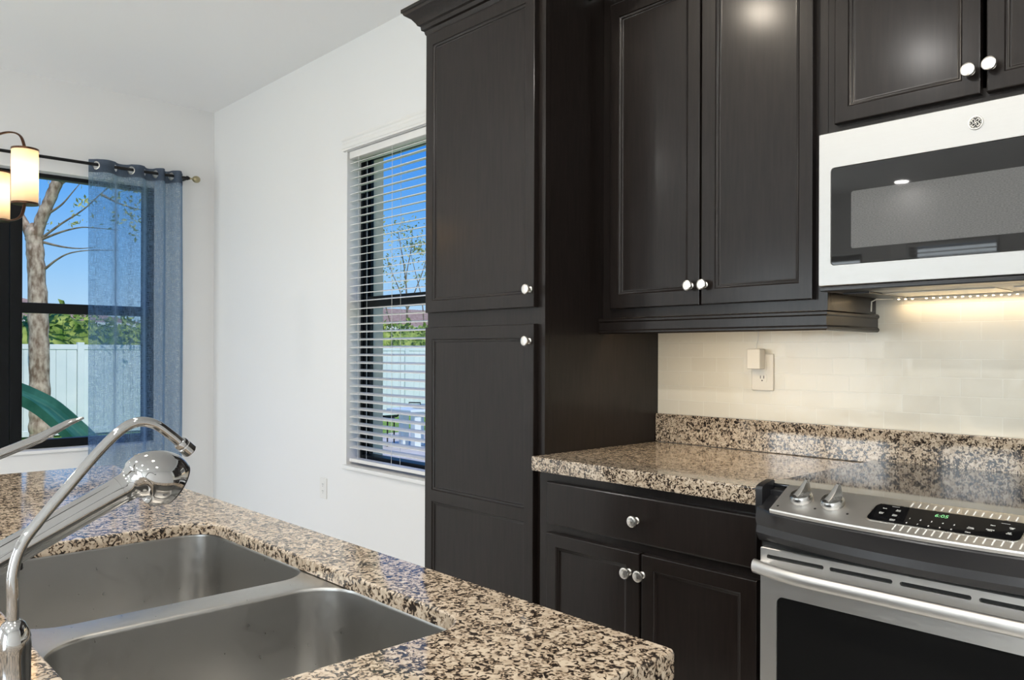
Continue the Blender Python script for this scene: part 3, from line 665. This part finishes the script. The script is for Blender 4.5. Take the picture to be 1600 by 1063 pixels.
for i in range(41):
    k = i / 40; x = hx0 + (hx1 - hx0) * k; e = min(1, min(k, 1 - k) / .22); s_ = sin(e * pi / 2)
    yc = YD - .016 - .038 * s_ ; hh = .0165 - .001 * s_; th = .0135 - .003 * s_
    rings.append([(x, yc + th * cos(a), .7385 + hh * sin(a)) for a in (2 * pi * q / 18 for q in range(18))])
hd = MB().loops(rings).build('handle', M['range_steel'], od, ang=50)
mb = MB()
for x in (DA + .012, DB - .012): mb.box(x - .014, x + .014, YD - .020, YD + .001, .7265, .7505, .004)
mb.build('handle_mount', M['range_steel'], hd)
MB().box(DA, DB, YD, YD + .034, .02, .192, .003).build('storage_drawer', M['range_steel'], rg)

# ------------------------------------------------------------------ island
ix0, ix1, iy0, iy1 = -2.4220, -.5100, -.42, .7230
isl = thing('island_cabinet', 'dark island cabinet under the granite sink counter', 'cabinet', (-1.45, .15, 0))
mb = MB()
for a in ((ix0 + .05, ix1 - .04, iy1 - .055, iy1 - .035), (ix0 + .05, ix1 - .04, iy0 + .25, iy0 + .27), (ix0 + .05, ix0 + .07, iy0 + .271, iy1 - .056), (ix1 - .06, ix1 - .04, iy0 + .271, iy1 - .056)):
    mb.box(*a, 0.0, .868)
mb.build('body', M['cab'], isl, smooth=False)
cut = (-1.497, -.7285, .2150, .6135); CR = .050
top = thing('island_countertop', 'large granite island countertop with the sink cut-out', 'countertop', (-1.45, .15, .87))
mb = MB(); bm_ = mb.bm
def rv(pts, z): return [bm_.verts.new((a, b, z)) for a, b in pts]
def br_(a, b):
    for i in range(len(a)): bm_.faces.new((a[i], a[(i + 1) % len(a)], b[(i + 1) % len(a)], b[i]))
def R(i, r): return rrect(ix0 + i, ix1 - i, iy0 + i, iy1 - i, r, 4)
def K(i): return rrect(cut[0] - i, cut[1] + i, cut[2] - i, cut[3] + i, CR + i, 10)
ot = rv(R(.005, .008), CT); o1 = rv(R(.0015, .011), CT - .0015); o2 = rv(R(0, .012), CT - .005); o3 = rv(R(0, .012), .8715); o4 = rv(R(.003, .010), .8690); o5 = rv(R(.04, .005), .8690); o6 = rv(R(.04, .005), .8935)
kt = rv(K(.004), CT); k1 = rv(K(.0012), CT - .0012); k2 = rv(K(0), CT - .004); k3 = rv(K(0), .8935)
for a, b in ((ot, o1), (o1, o2), (o2, o3), (o3, o4), (o4, o5), (o5, o6), (kt, k1), (k1, k2), (k2, k3)): br_(a, b)
for A, B in ((ot, kt), (o6, k3)):
    bmesh.ops.triangle_fill(bm_, use_beauty=True, edges=[bm_.edges.get((vs[i], vs[(i + 1) % len(vs)])) for vs in (A, B) for i in range(len(vs))])
mb.build('slab', M['granite'], top, ang=30)

# sink
sk = thing('kitchen_sink', 'undermount double-bowl stainless sink set in the island', 'sink', (-1.1, .42, .70))
ZR = .8920
A_ = (-1.515, -1.1130, .2260, .6180); B_ = (-1.0520, -.7230, .2260, .6180); BR = .055
mb = MB(); bm_ = mb.bm
fo = rv(rrect(-1.535, -.708, .205, .640, .05, 6), ZR)
fo2 = rv(rrect(-1.535, -.708, .205, .640, .05, 6), ZR - .0015)
br_(fo, fo2)
hs = []
for b_, r_ in ((A_, BR), (B_, BR + .01)):
    def Q(i, rr_): return rrect(b_[0] + i, b_[1] - i, b_[2] + i, b_[3] - i, max(rr_, .012), 10)
    t0 = rv(Q(-.006, r_ + .006), ZR); t1 = rv(Q(-.002, r_ + .002), ZR - .0016); t2 = rv(Q(0, r_), ZR - .006)
    t3 = rv(Q(.006, r_), ZR - .150); t4 = rv(Q(.012, r_), ZR - .180); t5 = rv(Q(.026, r_ - .01), ZR - .196); t6 = rv(Q(.05, r_ - .02), ZR - .200)
    for u, w_ in ((t0, t1), (t1, t2), (t2, t3), (t3, t4), (t4, t5), (t5, t6)): br_(u, w_)
    bm_.faces.new(t6); hs.append(t0)
bmesh.ops.triangle_fill(bm_, use_beauty=True, edges=[bm_.edges.get((vs[i], vs[(i + 1) % len(vs)])) for vs in [fo] + hs for i in range(len(vs))])
mb.build('basin', M['sink'], sk, ang=40)
for b_ in (A_, B_):
    cx, cy = (b_[0] + b_[1]) / 2, (b_[2] + b_[3]) / 2
    MB().lathe([(.0005, .001), (.020, .001), (.024, .003), (.042, .0035), (.045, .0015), (.045, .0002), (.0005, .0002)], (cx, cy, ZR - .200), n=32).build('drain', M['chrome'], sk)

# main pull-out faucet
fx = -1.075; fy = .120
fc = thing('pull_out_faucet', 'chrome pull-out kitchen faucet with a round spray head', 'faucet', (fx, fy, CT))
MB().lathe([(.0005, 0.0003), (.032, .0003), (.032, .004), (.029, .010), (.0265, .02), (.0255, .05), (.027, .08), (.0285, .10), (.0275, .115), (.022, .128), (.015, .135), (.0005, .138)], (fx, fy, CT), n=40).build('body', M['chrome'], fc)
p0, p1 = Vector((fx, .118, .955)), Vector((fx, .335, 1.0620))
dv = (p1 - p0)
sp = MB().tube([p0, p0 + dv * .3, p0 + dv * .55, p0 + dv * .80, p0 + dv * .93, p1], [.0185, .0178, .0172, .0172, .0176, .0182], 28).build('spout', M['chrome'], fc)
hpath = catmull([p1 - dv * .03, p1 + dv * .015, p1 + dv * .05, (fx, .3560, 1.0715), (fx, .3710, 1.0705), (fx, .3850, 1.0660), (fx, .3960, 1.0600)], 6)
hr = catmull([(.0186, 0, 0), (.0192, 0, 0), (.0240, 0, 0), (.0318, 0, 0), (.0352, 0, 0), (.0348, 0, 0), (.0300, 0, 0)], 6)
hdm = MB().tube(hpath, [v.x for v in hr], 44).build('spray_head', M['chrome'], fc, ang=60)
ax = (hpath[-1] - hpath[-3]).normalized()
MB().lathe([(.0005, -.001), (.0298, -.001), (.0290, .0020), (.0255, .0036), (.0240, .0026), (.0005, .0026)], hpath[-1], ax, 36).build('nozzle_face', M['black_plastic'], hdm)
bt = p0 + dv * .42; MB().box(fx - .006, fx + .006, bt.y - .012, bt.y + .012, bt.z - .0215, bt.z - .012, .002).build('button', M['black_plastic'], sp)
lv = [(fx, .120, 1.052), (fx, .140, 1.085), (fx, .168, 1.103), (fx, .203, 1.1165), (fx, .238, 1.1300), (fx, .270, 1.1470), (fx, .286, 1.1520)]
MB().tube(lv, [.0115, .0095, .0082, .0080, .0078, .0056, .0020], 18, .72).build('lever', M['chrome'], fc)

# filtered-water tap
bxp, byp = -.8700, .1720
bt = thing('drinking_water_tap', 'slim chrome gooseneck drinking water tap at the sink corner', 'faucet', (bxp, byp, CT))
MB().lathe([(.0005, .0003), (.0175, .0003), (.0175, .004), (.0145, .008), (.0145, .036), (.0150, .042), (.0145, .050), (.0125, .058), (.0095, .064), (.0062, .067), (.0005, .068)], (bxp, byp, CT), n=32).build('base', M['chrome'], bt)
gn = catmull([(bxp, byp - .0005, .978), (bxp, byp - .0005, 1.0), (bxp, byp - .0005, 1.025), (bxp, .1785, 1.0500), (bxp, .1940, 1.0720), (bxp, .2165, 1.0990), (bxp, .2445, 1.1320), (bxp, .2660, 1.1530), (bxp, .2830, 1.1605), (bxp, .3000, 1.1570), (bxp, .3160, 1.1450), (bxp, .3270, 1.1350)], 5)
sp2 = MB().tube(gn, .0052, 18).build('spout', M['chrome'], bt)
tdir = (gn[-1] - gn[-3]).normalized()
MB().lathe([(.0005, -.0005), (.0066, -.0005), (.0074, .001), (.0074, .0045), (.0068, .0052), (.0068, .0060), (.0076, .0068), (.0076, .0155), (.0066, .0165), (.0005, .0165)], gn[-1] - tdir * .002, tdir, 28).build('aerator', M['chrome'], sp2)
MB().tube([(bxp - .004, byp - .010, .968), (bxp - .012, byp - .025, .972), (bxp - .022, byp - .045, .975)], [.004, .0034, .003], 12).build('lever', M['chrome'], bt)

# ------------------------------------------------------------------ blinds
def blind(x0, x1, zb, zt, yc, sgn, label, tilt, pitch, pos, cords):
    """sgn +1: recess lies towards +y"""
    t = thing('window_blind', label, 'blind', ((x0 + x1) / 2, yc, zb))
    MB().box(x0, x1, yc - .028, yc + .028, zt - .040, zt - .001, .003).build('headrail', M['blind'], t)
    z = zt - .062; k = 0
    while z > zb + .075:
        c_, s_ = cos(tilt) * .025, sin(tilt) * .025 * sgn
        n_ = Vector((0, -sin(tilt) * sgn, cos(tilt))) * .0014
        a = [(yc - c_, z - s_), (yc - c_ * .5, z - s_ * .5 + .0011), (yc, z + .0016), (yc + c_ * .5, z + s_ * .5 + .0011), (yc + c_, z + s_)]
        ring = [(y - n_.y, q - n_.z) for y, q in a] + [(y + n_.y, q + n_.z) for y, q in reversed(a)]
        MB().prism(ring, lambda y, q, d: (d, y, q), x0 + .004, x1 - .004).build('slat', M['blind'], t, ang=30)
        z -= pitch; k += 1
    MB().box(x0 + .003, x1 - .003, yc - .026, yc + .026, zb + .016, zb + .036, .004).build('bottom_rail', M['blind'], t)
    for xc in cords:
        MB().tube([(xc, yc - .0275, zt - .04), (xc, yc - .0275, zb + .036)], .0011, 6).build('ladder_cord', M['cord'], t)
        MB().tube([(xc, yc + .0275, zt - .04), (xc, yc + .0275, zb + .036)], .0011, 6).build('ladder_cord', M['cord'], t)
    return t
bl = blind(KW[0] + .010, KW[1] - .010, .606, 2.350, W + .036, 1, 'white slatted blind with open slats in the window beside the pantry', radians(10.5), .0428, 0, (-3.80, -3.478, -3.14))
MB().sweep([(KW[0] - .018, W - .0006), (KW[0] - .018, W - .010), (KW[1] + .018, W - .010), (KW[1] + .018, W - .0006)], [(0, 2.353), (.006, 2.353), (.006, 2.362), (.010, 2.367), (.010, 2.386), (.006, 2.392), (.006, 2.404), (.012, 2.412), (.014, 2.422), (0, 2.422)], side=1).build('valance', M['blind'], bl, ang=25)
blind(FW[0] + .010, FW[1] - .010, .902, 2.358, YF - .036, -1, 'white slatted blind in the window behind the camera', radians(18), .0428, 0, (-3.05, -2.6))

# ------------------------------------------------------------------ curtain and rod
XRD, ZRD = XL + .080, 2.4420
rod = thing('curtain_rod', 'black curtain rod over the left window with a brass ball finial', 'curtain rod', (XRD, 1.2, ZRD))
MB().tube([(XRD, -.05, ZRD), (XRD, 2.170, ZRD)], .0100, 20).build('pole', M['rod'], rod)
MB().lathe([(.007, -.012), (.0075, .004), (.0050, .012), (.0055, .018), (.013, .022), (.0215, .032), (.0245, .045), (.0225, .058), (.014, .069), (.0005, .0725)], (XRD, 2.172, ZRD), (0, 1, 0), 28).build('finial', M['brass'], rod)
MB().lathe([(.007, -.012), (.0075, .004), (.0050, .012), (.0055, .018), (.013, .022), (.0215, .032), (.0245, .045), (.0225, .058), (.014, .069), (.0005, .0725)], (XRD, -.052, ZRD), (0, -1, 0), 28).build('finial', M['brass'], rod)
for y in (.02, 1.20, 2.155):
    MB().box(XL + .0003, XRD - .0105, y - .006, y + .006, ZRD - .010, ZRD + .004, .002).lathe([(.0105, -.006), (.0145, -.006), (.0145, .006), (.0105, .006)], (XRD, y, ZRD), (0, 1, 0), 20).build('bracket', M['rod'], rod)
cu = thing('sheer_curtain', 'sheer blue grommet curtain at the right of the left window', 'curtain', (XRD, 1.83, .02))
kn = [(1.531, -.55), (1.569, 0), (1.688, pi), (1.785, 2 * pi), (1.872, 3 * pi), (1.945, 4 * pi), (2.002, 5 * pi), (2.050, 6 * pi), (2.137, 7.3 * pi)]
def phase(y):
    for (a, p), (b, q) in zip(kn, kn[1:]):
        if y <= b: return p + (q - p) * (y - a) / (b - a)
    return kn[-1][1]
def cx_(y, z):
    g = min(1, max(0, (ZRD + .1 - z) / 1.9)); amp = .040 + .006 * sin(3.1 * z + 9 * y)
    ph = phase(y); s_ = sin(ph); s_ = (abs(s_) ** .8) * (1 if s_ > 0 else -1)
    return XRD + amp * s_ * (1 - .15 * g) + .006 * g * sin(17 * y + 2 * z)
GROM = (1.569, 1.785, 1.945, 2.050)
def cloth(zs, off):
    ny = 300; mb = MB(); rows = []
    for z in zs:
        rows.append([])
        for i in range(ny + 1):
            y = 1.531 + .606 * i / ny
            rows[-1].append((cx_(y, z) + off, y, z - (.004 * abs(sin(phase(y))) if z == zs[-1] else 0)))
    mb.loops(rows, closed=False)
    holes = [f for f in mb.bm.faces if any((f.calc_center_median() - Vector((XRD, p[1] if isinstance(p, tuple) else p, ZRD - .006))).length < .0225 for p in CROSS)]
    bmesh.ops.delete(mb.bm, geom=holes, context='FACES')
    return mb
# every place where the wavy cloth crosses the rod has an eyelet hole
CROSS = [y for y, p in kn if abs(p / pi - round(p / pi)) < 1e-6]
cloth([.03 + (2.40 - .03) * j / 40 for j in range(40)] + [2.40 + .0755 * j / 36 for j in range(37)], 0).build('sheer_panel', M['sheer'], cu, ang=180, recalc=False, wn=False)
cloth([2.392 + .0855 * j / 40 for j in range(41)], .0010).build('header_band', M['header'], cu, ang=180, recalc=False, wn=False)
for y in (1.569, 1.785, 1.945, 2.050):
    mb = MB(); axn = Vector((.60, -.80, 0)).normalized(); uu_ = Vector((0, 0, 1)); ww_ = axn.cross(uu_)
    rings = []
    for q in range(28):
        a = 2 * pi * q / 28; rd = uu_ * cos(a) + ww_ * sin(a)
        rings.append([Vector((XRD, y, ZRD - .006)) + rd * (.0235 + .0042 * cos(b)) + axn * .0030 * sin(b) for b in (2 * pi * t_ / 8 for t_ in range(8))])
    rings.append(rings[0]); mb.loops(rings, cap0=False, cap1=False); bmesh.ops.remove_doubles(mb.bm, verts=mb.bm.verts, dist=1e-5)
    mb.build('grommet', M['nickel'], cu, ang=60)

# ------------------------------------------------------------------ chandelier
CC = Vector((-4.19, .62, 0))
ch = thing('chandelier', 'bronze chandelier with glowing cylinder shades before the left window', 'chandelier', (CC.x, CC.y, 1.78))
MB().lathe([(.0005, 2.9595), (.065, 2.9595), (.065, 2.948), (.05, 2.935), (.012, 2.925), (.0005, 2.924)], (CC.x, CC.y, 0), n=32).build('canopy', M['bronze'], ch)
MB().lathe([(.0065, 2.93), (.0065, 2.20), (.016, 2.19), (.020, 2.14), (.010, 2.10), (.0075, 2.05), (.0075, 1.86), (.012, 1.84), (.018, 1.80), (.008, 1.775), (.0005, 1.765)], (CC.x, CC.y, 0), n=24).build('stem', M['bronze'], ch)
for k, (R_, ang) in enumerate(((.348, 32.5), (.348, 146.0), (.338, 270))):
    e = Vector((cos(radians(ang)), sin(radians(ang)), 0)); s0 = CC + e * R_
    def pt(r_, z): return CC + e * r_ + Vector((0, 0, z))
    arm = MB().tube(catmull([pt(.006, 2.04), pt(.09, 2.105), pt(.19, 2.155), pt(.27, 2.166), pt(.325, 2.145), pt(R_, 2.090)], 5), .0085, 12, .45).build('upper_arm', M['bronze'], ch)
    MB().tube(catmull([pt(.01, 1.865), pt(.12, 1.825), pt(.22, 1.798), pt(.285, 1.790), pt(.33, 1.808), pt(R_, 1.856)], 5), .0085, 12, .45).build('lower_arm', M['bronze'], ch)
    MB().tube(catmull([pt(.012, 2.12), pt(.13, 2.07), pt(.195, 1.97), pt(.16, 1.86), pt(.06, 1.79), pt(.012, 1.785)], 5), .010, 12, .4).build('side_bow', M['bronze'], ch)
    sh = MB().lathe([(.0490, -.116), (.0505, -.116), (.0505, .116), (.0490, .116), (.0475, .112), (.0475, -.112)], s0 + Vector((0, 0, 1.974)), n=40).build('lamp_shade', M['shade'], ch)
    for zc in (1.858, 2.087):
        MB().lathe([(.0495, -.004), (.0520, -.004), (.0520, .004), (.0495, .004)], s0 + Vector((0, 0, zc)), n=40).build('shade_ring', M['bronze'], sh)
    MB().box(s0.x - .046, s0.x + .046, s0.y - .004, s0.y + .004, 1.853, 1.859).build('shade_bar', M['bronze'], sh)
    MB().lathe([(.0005, -.055), (.010, -.052), (.012, -.02), (.020, .005), (.022, .022), (.016, .038), (.0005, .045)], s0 + Vector((0, 0, 1.965)), n=20).build('bulb', M['bulb'], sh)
    ld = bpy.data.lights.new('chandelier bulb', 'POINT'); ld.energy = 1.2; ld.color = (1, .78, .54); ld.shadow_soft_size = .03
    lo = bpy.data.objects.new('lamp', ld); lo.location = s0 + Vector((0, 0, 2.005)); C.objects.link(lo); lo.parent = ch; lo.matrix_parent_inverse = Matrix.Translation(-Vector(ch.location))

# ------------------------------------------------------------------ outdoors
GZ = -.30
structure(MB().box(-60, 12, -14, 40, GZ - .2, GZ).build('lawn', M['grass'], smooth=False))
structure(MB().box(-12.6, -8.2, 6.2, 9.4, GZ, GZ + .012).build('patio_paving', M['concrete'], smooth=False))
# vinyl fence along x = -16
fn = thing('vinyl_fence', 'white vinyl privacy fence across the lawn', 'fence', (-16, 9, GZ))
y = -3.0; i = 0
while y < 24:
    MB().box(-16.055, -15.945, y - .055, y + .055, GZ, 1.39, .006).build('post', M['fence'], fn)
    mb = MB(); yy = y + .06; e_ = y + 1.80 - .06; npl = 10; w_ = (e_ - yy) / npl
    for q in range(npl): mb.box(-16.018, -15.982, yy + q * w_ + .002, yy + (q + 1) * w_ - .002, GZ + .06, 1.30, .004, 1)
    mb.build('panel', M['fence'], fn, smooth=False)
    MB().box(-16.03, -15.97, y + .056, y + 1.744, 1.262, 1.352, .005).build('top_rail', M['fence'], fn)
    MB().box(-16.03, -15.97, y + .056, y + 1.744, GZ + .03, GZ + .13, .005).build('bottom_rail', M['fence'], fn)
    y += 1.80
def leafcloud(mb, pts, s0, s1, aspect=.5):
    for p in pts:
        n_ = Vector((random.gauss(0, 1), random.gauss(0, 1), random.gauss(0, 1) + .4)).normalized(); u = n_.orthogonal().normalized()
        u = Matrix.Rotation(random.random() * 2 * pi, 3, n_) @ u; w_ = n_.cross(u); s_ = random.uniform(s0, s1); p = Vector(p)
        mb.quad(p - u * s_, p + w_ * s_ * aspect + n_ * s_ * .12, p + u * s_, p - w_ * s_ * aspect + n_ * s_ * .12)
    return mb
# hedge behind the fence, one clipped row
hg = thing('hedge', 'leafy green hedge showing over the white fence', 'hedge', (-17.2, 9, GZ))
def htop(y): return 1.92 + .12 * sin(1.9 * y) + .08 * sin(4.7 * y + 1) + .05 * sin(11 * y) + max(0, (y - 8)) * .022
mb = MB(); rows = []
for j in range(0, 7):
    rows.append([]); 
    for i in range(0, 121):
        y = -3 + 27 * i / 120; zt = htop(y) - .15; prof = [(.55, GZ), (.60, .6), (.58, 1.3), (.42, zt - .12), (0, zt), (-.42, zt - .1), (-.5, .5)][j]
        rows[-1].append((-17.2 + prof[0] + .05 * sin(5 * y + j), y, prof[1]))
mb.loops(rows, closed=False).build('foliage_mass', M['hedge'], hg, recalc=False)
pts = []
for q in range(9000):
    y = random.uniform(-3, 24); zt = htop(y); z = 1.0 + (zt - 1.0) * random.random() ** .7
    pts.append((-17.2 + random.uniform(-.35, .66 if z < zt - .2 else .4), y, z + random.uniform(-.03, .06)))
leafcloud(MB(), pts, .05, .11).build('leaves', M['hedge'], hg, smooth=False, recalc=False)
# big tree in front of the fence
def tpath(mb, pts, rads, n=12, sub=5, wob=0):
    c_ = catmull(pts, sub); k = len(c_); rr_ = []
    for i in range(k):
        t = i / (k - 1) * (len(rads) - 1); a = int(min(t, len(rads) - 2)); rr_.append(rads[a] + (rads[a + 1] - rads[a]) * (t - a))
    if wob: c_ = [p + Vector((random.uniform(-wob, wob), random.uniform(-wob, wob), 0)) for p in c_]; rr_ = [r_ * random.uniform(.94, 1.07) for r_ in rr_]
    return mb.tube(c_, rr_, n)
tr = thing('bare_tree', 'pale barked nearly bare tree outside the left window', 'tree', (-15.27, 3.42, GZ))
tpath(MB(), [(-15.27, 3.42, GZ), (-15.29, 3.40, .1), (-15.293, 3.393, .705), (-15.308, 3.377, 1.782), (-15.34, 3.337, 2.859), (-15.365, 3.314, 3.20), (-15.37, 3.31, 3.3)], [.19, .165, .158, .15, .135, .135, .10], 16, 8, .006).build('trunk', M['bark'], tr)
tpath(MB(), [(-15.355, 3.325, 3.10), (-15.28, 3.40, 3.42), (-15.198, 3.495, 3.72), (-15.12, 3.58, 4.0), (-15.05, 3.655, 4.25), (-14.95, 3.75, 4.75), (-14.9, 3.8, 5.4)], [.10, .095, .09, .088, .082, .07, .05], 14, 6, .005).build('limb', M['bark'], tr)
tpath(MB(), [(-15.37, 3.31, 3.08), (-15.43, 3.245, 3.25), (-15.49, 3.185, 3.42), (-15.58, 3.09, 3.7), (-15.68, 2.98, 4.3), (-15.75, 2.9, 5.0)], [.09, .075, .068, .06, .05, .04], 12, 6, .004).build('limb', M['bark'], tr)
limbs = [[(-15.27, 3.43, 3.15), (-15.05, 3.66, 3.38), (-14.80, 3.93, 3.62), (-14.55, 4.2, 3.95), (-14.3, 4.5, 4.2)], [(-15.27, 3.43, 3.12), (-15.05, 3.66, 3.24), (-14.85, 3.87, 3.31), (-14.70, 4.02, 3.31), (-14.4, 4.35, 3.27)],
         [(-15.23, 3.46, 2.62), (-15.10, 3.60, 2.77), (-14.95, 3.76, 2.88), (-14.72, 4.01, 2.93), (-14.40, 4.36, 2.93)], [(-15.25, 3.44, 3.06), (-15.05, 3.66, 2.99), (-14.85, 3.87, 2.96), (-14.65, 4.08, 2.98)],
         [(-15.20, 3.50, 3.55), (-15.05, 3.66, 3.70), (-14.92, 3.80, 3.92), (-14.82, 3.91, 4.10)], [(-15.10, 3.6, 4.0), (-14.85, 3.87, 4.22), (-14.5, 4.2, 4.35), (-14.1, 4.65, 4.3)], [(-14.6, 4.15, 3.87), (-14.35, 4.4, 3.7), (-14.1, 4.7, 3.6)],
         [(-15.33, 3.32, 3.2), (-15.29, 3.37, 3.45), (-15.27, 3.385, 3.80)]]
for lm in limbs: tpath(MB(), lm, [.024, .017, .012, .008, .004], 8, 5).build('branch', M['twig'], tr)
pts = []
for _ in range(260):
    c0 = random.choice([(-14.25, 4.5, 4.05), (-14.05, 4.7, 3.75), (-14.0, 4.75, 4.25), (-14.35, 4.4, 3.7), (-14.55, 4.2, 4.25), (-14.15, 4.6, 3.5)]); pts.append(tuple(q + random.gauss(0, .17) for q in c0))
for _ in range(60):
    c0 = random.choice([(-15.18, 3.52, 4.12), (-15.05, 3.66, 4.25), (-14.9, 3.85, 3.65), (-14.8, 3.95, 3.75), (-15.15, 3.54, 3.35), (-14.9, 3.8, 3.42), (-14.72, 4.02, 3.42), (-14.75, 3.98, 3.75)]); pts.append(tuple(q + random.gauss(0, .07) for q in c0))
leafcloud(MB(), pts, .03, .065, .4).build('leaves', M['leaf'], tr, smooth=False, recalc=False)
# thin pole beyond the fence
tag(MB().lathe([(.026, GZ), (.024, 2.92), (.0005, 2.925)], (-18.4, 3.72, 0), n=10).build('utility_pole', M['twig']), 'thin upright pole left of the bare tree trunk', 'pole')
# slim tree seen through the blinds, behind the fence
t2 = thing('slender_tree', 'slender multi-stemmed young tree behind the fence seen through the blinds', 'tree', (-18.35, 13.1, GZ))
base = Vector((-18.35, 13.1, 0)); ld_ = Vector((.682, .731, 0))
def q2(u, z): return tuple(base + ld_ * (u * 1.18) + Vector((0, 0, CAM_H + (z - CAM_H) * 1.18)))
tpath(MB(), [q2(.02, GZ), q2(.01, .8), q2(.0, 1.6), q2(0, 2.3), q2(-.05, 3.1), q2(-.22, 4.1)], [.05, .045, .035, .026, .018, .008], 8).build('trunk', M['twig'], t2)
for st_ in ([q2(.0, 2.2), q2(.22, 2.75), q2(.42, 3.3), q2(.55, 3.9)], [q2(.0, 2.25), q2(-.18, 2.7), q2(-.35, 3.1), q2(-.5, 3.5)], [q2(.42, 1.5), q2(.36, 2.4), q2(.20, 3.1), q2(.05, 3.7)], [q2(-.30, 1.6), q2(-.50, 2.3), q2(-.72, 3.0), q2(-.8, 3.6)], [q2(0, 2.3), q2(-.02, 3.0), q2(.1, 3.7), q2(.12, 4.2)]):
    tpath(MB(), st_, [.020, .016, .011, .005], 7).build('branch', M['twig'], t2)
pts = []
for u, z, s_, n_ in ((-.1, 4.15, .16, 90), (.05, 3.75, .2, 110), (.3, 3.75, .16, 110), (.42, 3.55, .14, 60), (-.55, 3.25, .18, 110), (-.62, 4.05, .14, 40), (-.15, 2.85, .1, 40), (.35, 3.0, .25, 60), (-.6, 2.3, .15, 20), (.6, 3.2, .15, 40), (0, 3.3, .3, 40)):
    for _ in range(n_): pts.append(Vector(q2(u + random.gauss(0, s_), z + random.gauss(0, s_ * .8))) + Vector((random.gauss(0, .1), random.gauss(0, .1), 0)))
leafcloud(MB(), pts, .03, .06, .5).build('leaves', M['leaf'], t2, smooth=False, recalc=False)
# green play slide
sl = thing('play_slide', 'curved dark green play slide on the lawn before the tree trunk', 'slide', (-12.9, 3.0, GZ))
cen = catmull([(-13.9, 1.80, 1.02), (-13.45, 2.24, .80), (-13.15, 2.54, .665), (-12.98, 2.72, .565), (-12.82, 2.90, .44), (-12.66, 3.06, .27), (-12.50, 3.24, .05), (-12.36, 3.40, -.13), (-12.1, 3.65, -.22)], 6)
rings = []
acr = Vector((.73, .68, 0)).cross(Vector((0, 0, 1))); acr = Vector((acr.x, acr.y, 0)).normalized()
prof = [(-.26, .10), (-.22, .115), (-.20, .02), (-.10, -.005), (-.09, .012), (-.07, -.008), (.07, -.008), (.09, .012), (.10, -.005), (.20, .02), (.22, .115), (.26, .10), (.25, -.06), (.12, -.10), (-.12, -.10), (-.25, -.06)]
for p in cen: rings.append([p + acr * a + Vector((0, 0, b)) for a, b in prof])
MB().loops(rings).build('chute', M['slide'], sl, ang=30)
for p, hgt in ((cen[2], 1), (cen[14], 1)):
    MB().tube([(p.x, p.y, GZ), (p.x, p.y, p.z - .09)], .03, 10).build('support', M['slide'], sl)
# patio table, bench and ornamental chair seen through the blinds
tb = thing('patio_table', 'white patio table on paving seen through the blinds', 'table', (-10.40, 7.62, GZ))
MB().box(-10.78, -10.12, 7.30, 7.98, .295, .335, .01).build('tabletop', M['fence'], tb)
for dx, dy in ((-.16, -.14), (.16, -.14), (-.16, .16), (.16, .16)):
    MB().box(-10.42 + dx - .06, -10.42 + dx + .06, 7.64 + dy - .06, 7.64 + dy + .06, GZ + .013, .294, .008).build('leg', M['fence'], tb)
gr = thing('tabletop_grill', 'small grey grill standing on the white patio table', 'grill', (-10.36, 7.72, .336))
MB().box(-10.48, -10.20, 7.58, 7.86, .336, .40, .02).build('body', M['nickel'], gr)
MB().tube([(-10.47, 7.52, .40), (-10.47, 7.52, .43), (-10.30, 7.62, .43), (-10.30, 7.62, .40)], .010, 8).build('handle', M['rod'], gr)
chs = thing('scroll_chair', 'black wrought iron scroll chair left of the patio table', 'chair', (-10.75, 7.35, GZ))
fr = MB()
for a, b in ((-.2, -.12), (.2, -.12), (-.2, .2), (.2, .2)): fr.tube([(-10.95 + a * .7, 7.25 + a * .7 + b * .4, GZ + .013), (-10.95 + a * .7, 7.25 + a * .7 + b * .4, .16)], .012, 8)
fr.build('legs', M['rod'], chs)
MB().tube([(-11.05, 7.10, .30), (-11.06, 7.09, .25), (-11.03, 7.12, .20), (-10.93, 7.22, .185), (-10.86, 7.29, .20), (-10.78, 7.37, .185), (-10.70, 7.45, .20), (-10.68, 7.47, .23)], .016, 8).build('scroll_back', M['rod'], chs)
MB().box(-11.12, -10.76, 7.10, 7.46, .150, .172, .01).build('seat', M['rod'], chs)
# neighbouring houses
def house(name, x0, x1, y0, y1, ze, zr, label):
    h_ = thing(name, label, 'house', ((x0 + x1) / 2, (y0 + y1) / 2, GZ))
    MB().box(x0, x1, y0, y1, GZ, ze).build('walls', M['stucco'], h_, smooth=False)
    o = .5; xm = (x0 + x1) / 2; d_ = (x1 - x0) / 2
    mb = MB(); a = [Vector(p) for p in ((x0 - o, y0 - o, ze), (x1 + o, y0 - o, ze), (x1 + o, y1 + o, ze), (x0 - o, y1 + o, ze))]; r0, r1 = Vector((xm, y0 + d_, zr)), Vector((xm, y1 - d_, zr))
    vs = [mb.bm.verts.new(p) for p in a + [r0, r1]]
    for f_ in ((0, 1, 4), (1, 2, 5, 4), (2, 3, 5), (3, 0, 4, 5), (3, 2, 1, 0)): mb.bm.faces.new([vs[i] for i in f_])
    mb.build('roof', M['roof'], h_, smooth=False)
    mb = MB(); mb.box(x0 - o, x1 + o, y0 - o, y1 + o, ze - .16, ze - .001); mb.build('fascia', M['trim'], h_, smooth=False)
    for k in range(3):
        yw = y0 + (y1 - y0) * (k + 1) / 4; wv = MB().box(x1, x1 + .04, yw - .6, yw + .6, 1.0, 2.1).build('window', M['black_frame'], h_, smooth=False)
house('neighbour_house', -41, -34, 0.5, 10.6, 2.35, 3.50, 'brown roofed house far behind the bare tree')
house('neighbour_house', -40, -33, 17.0, 33.0, 2.5, 3.60, 'brown roofed house beyond the hedge, seen through the blinds')
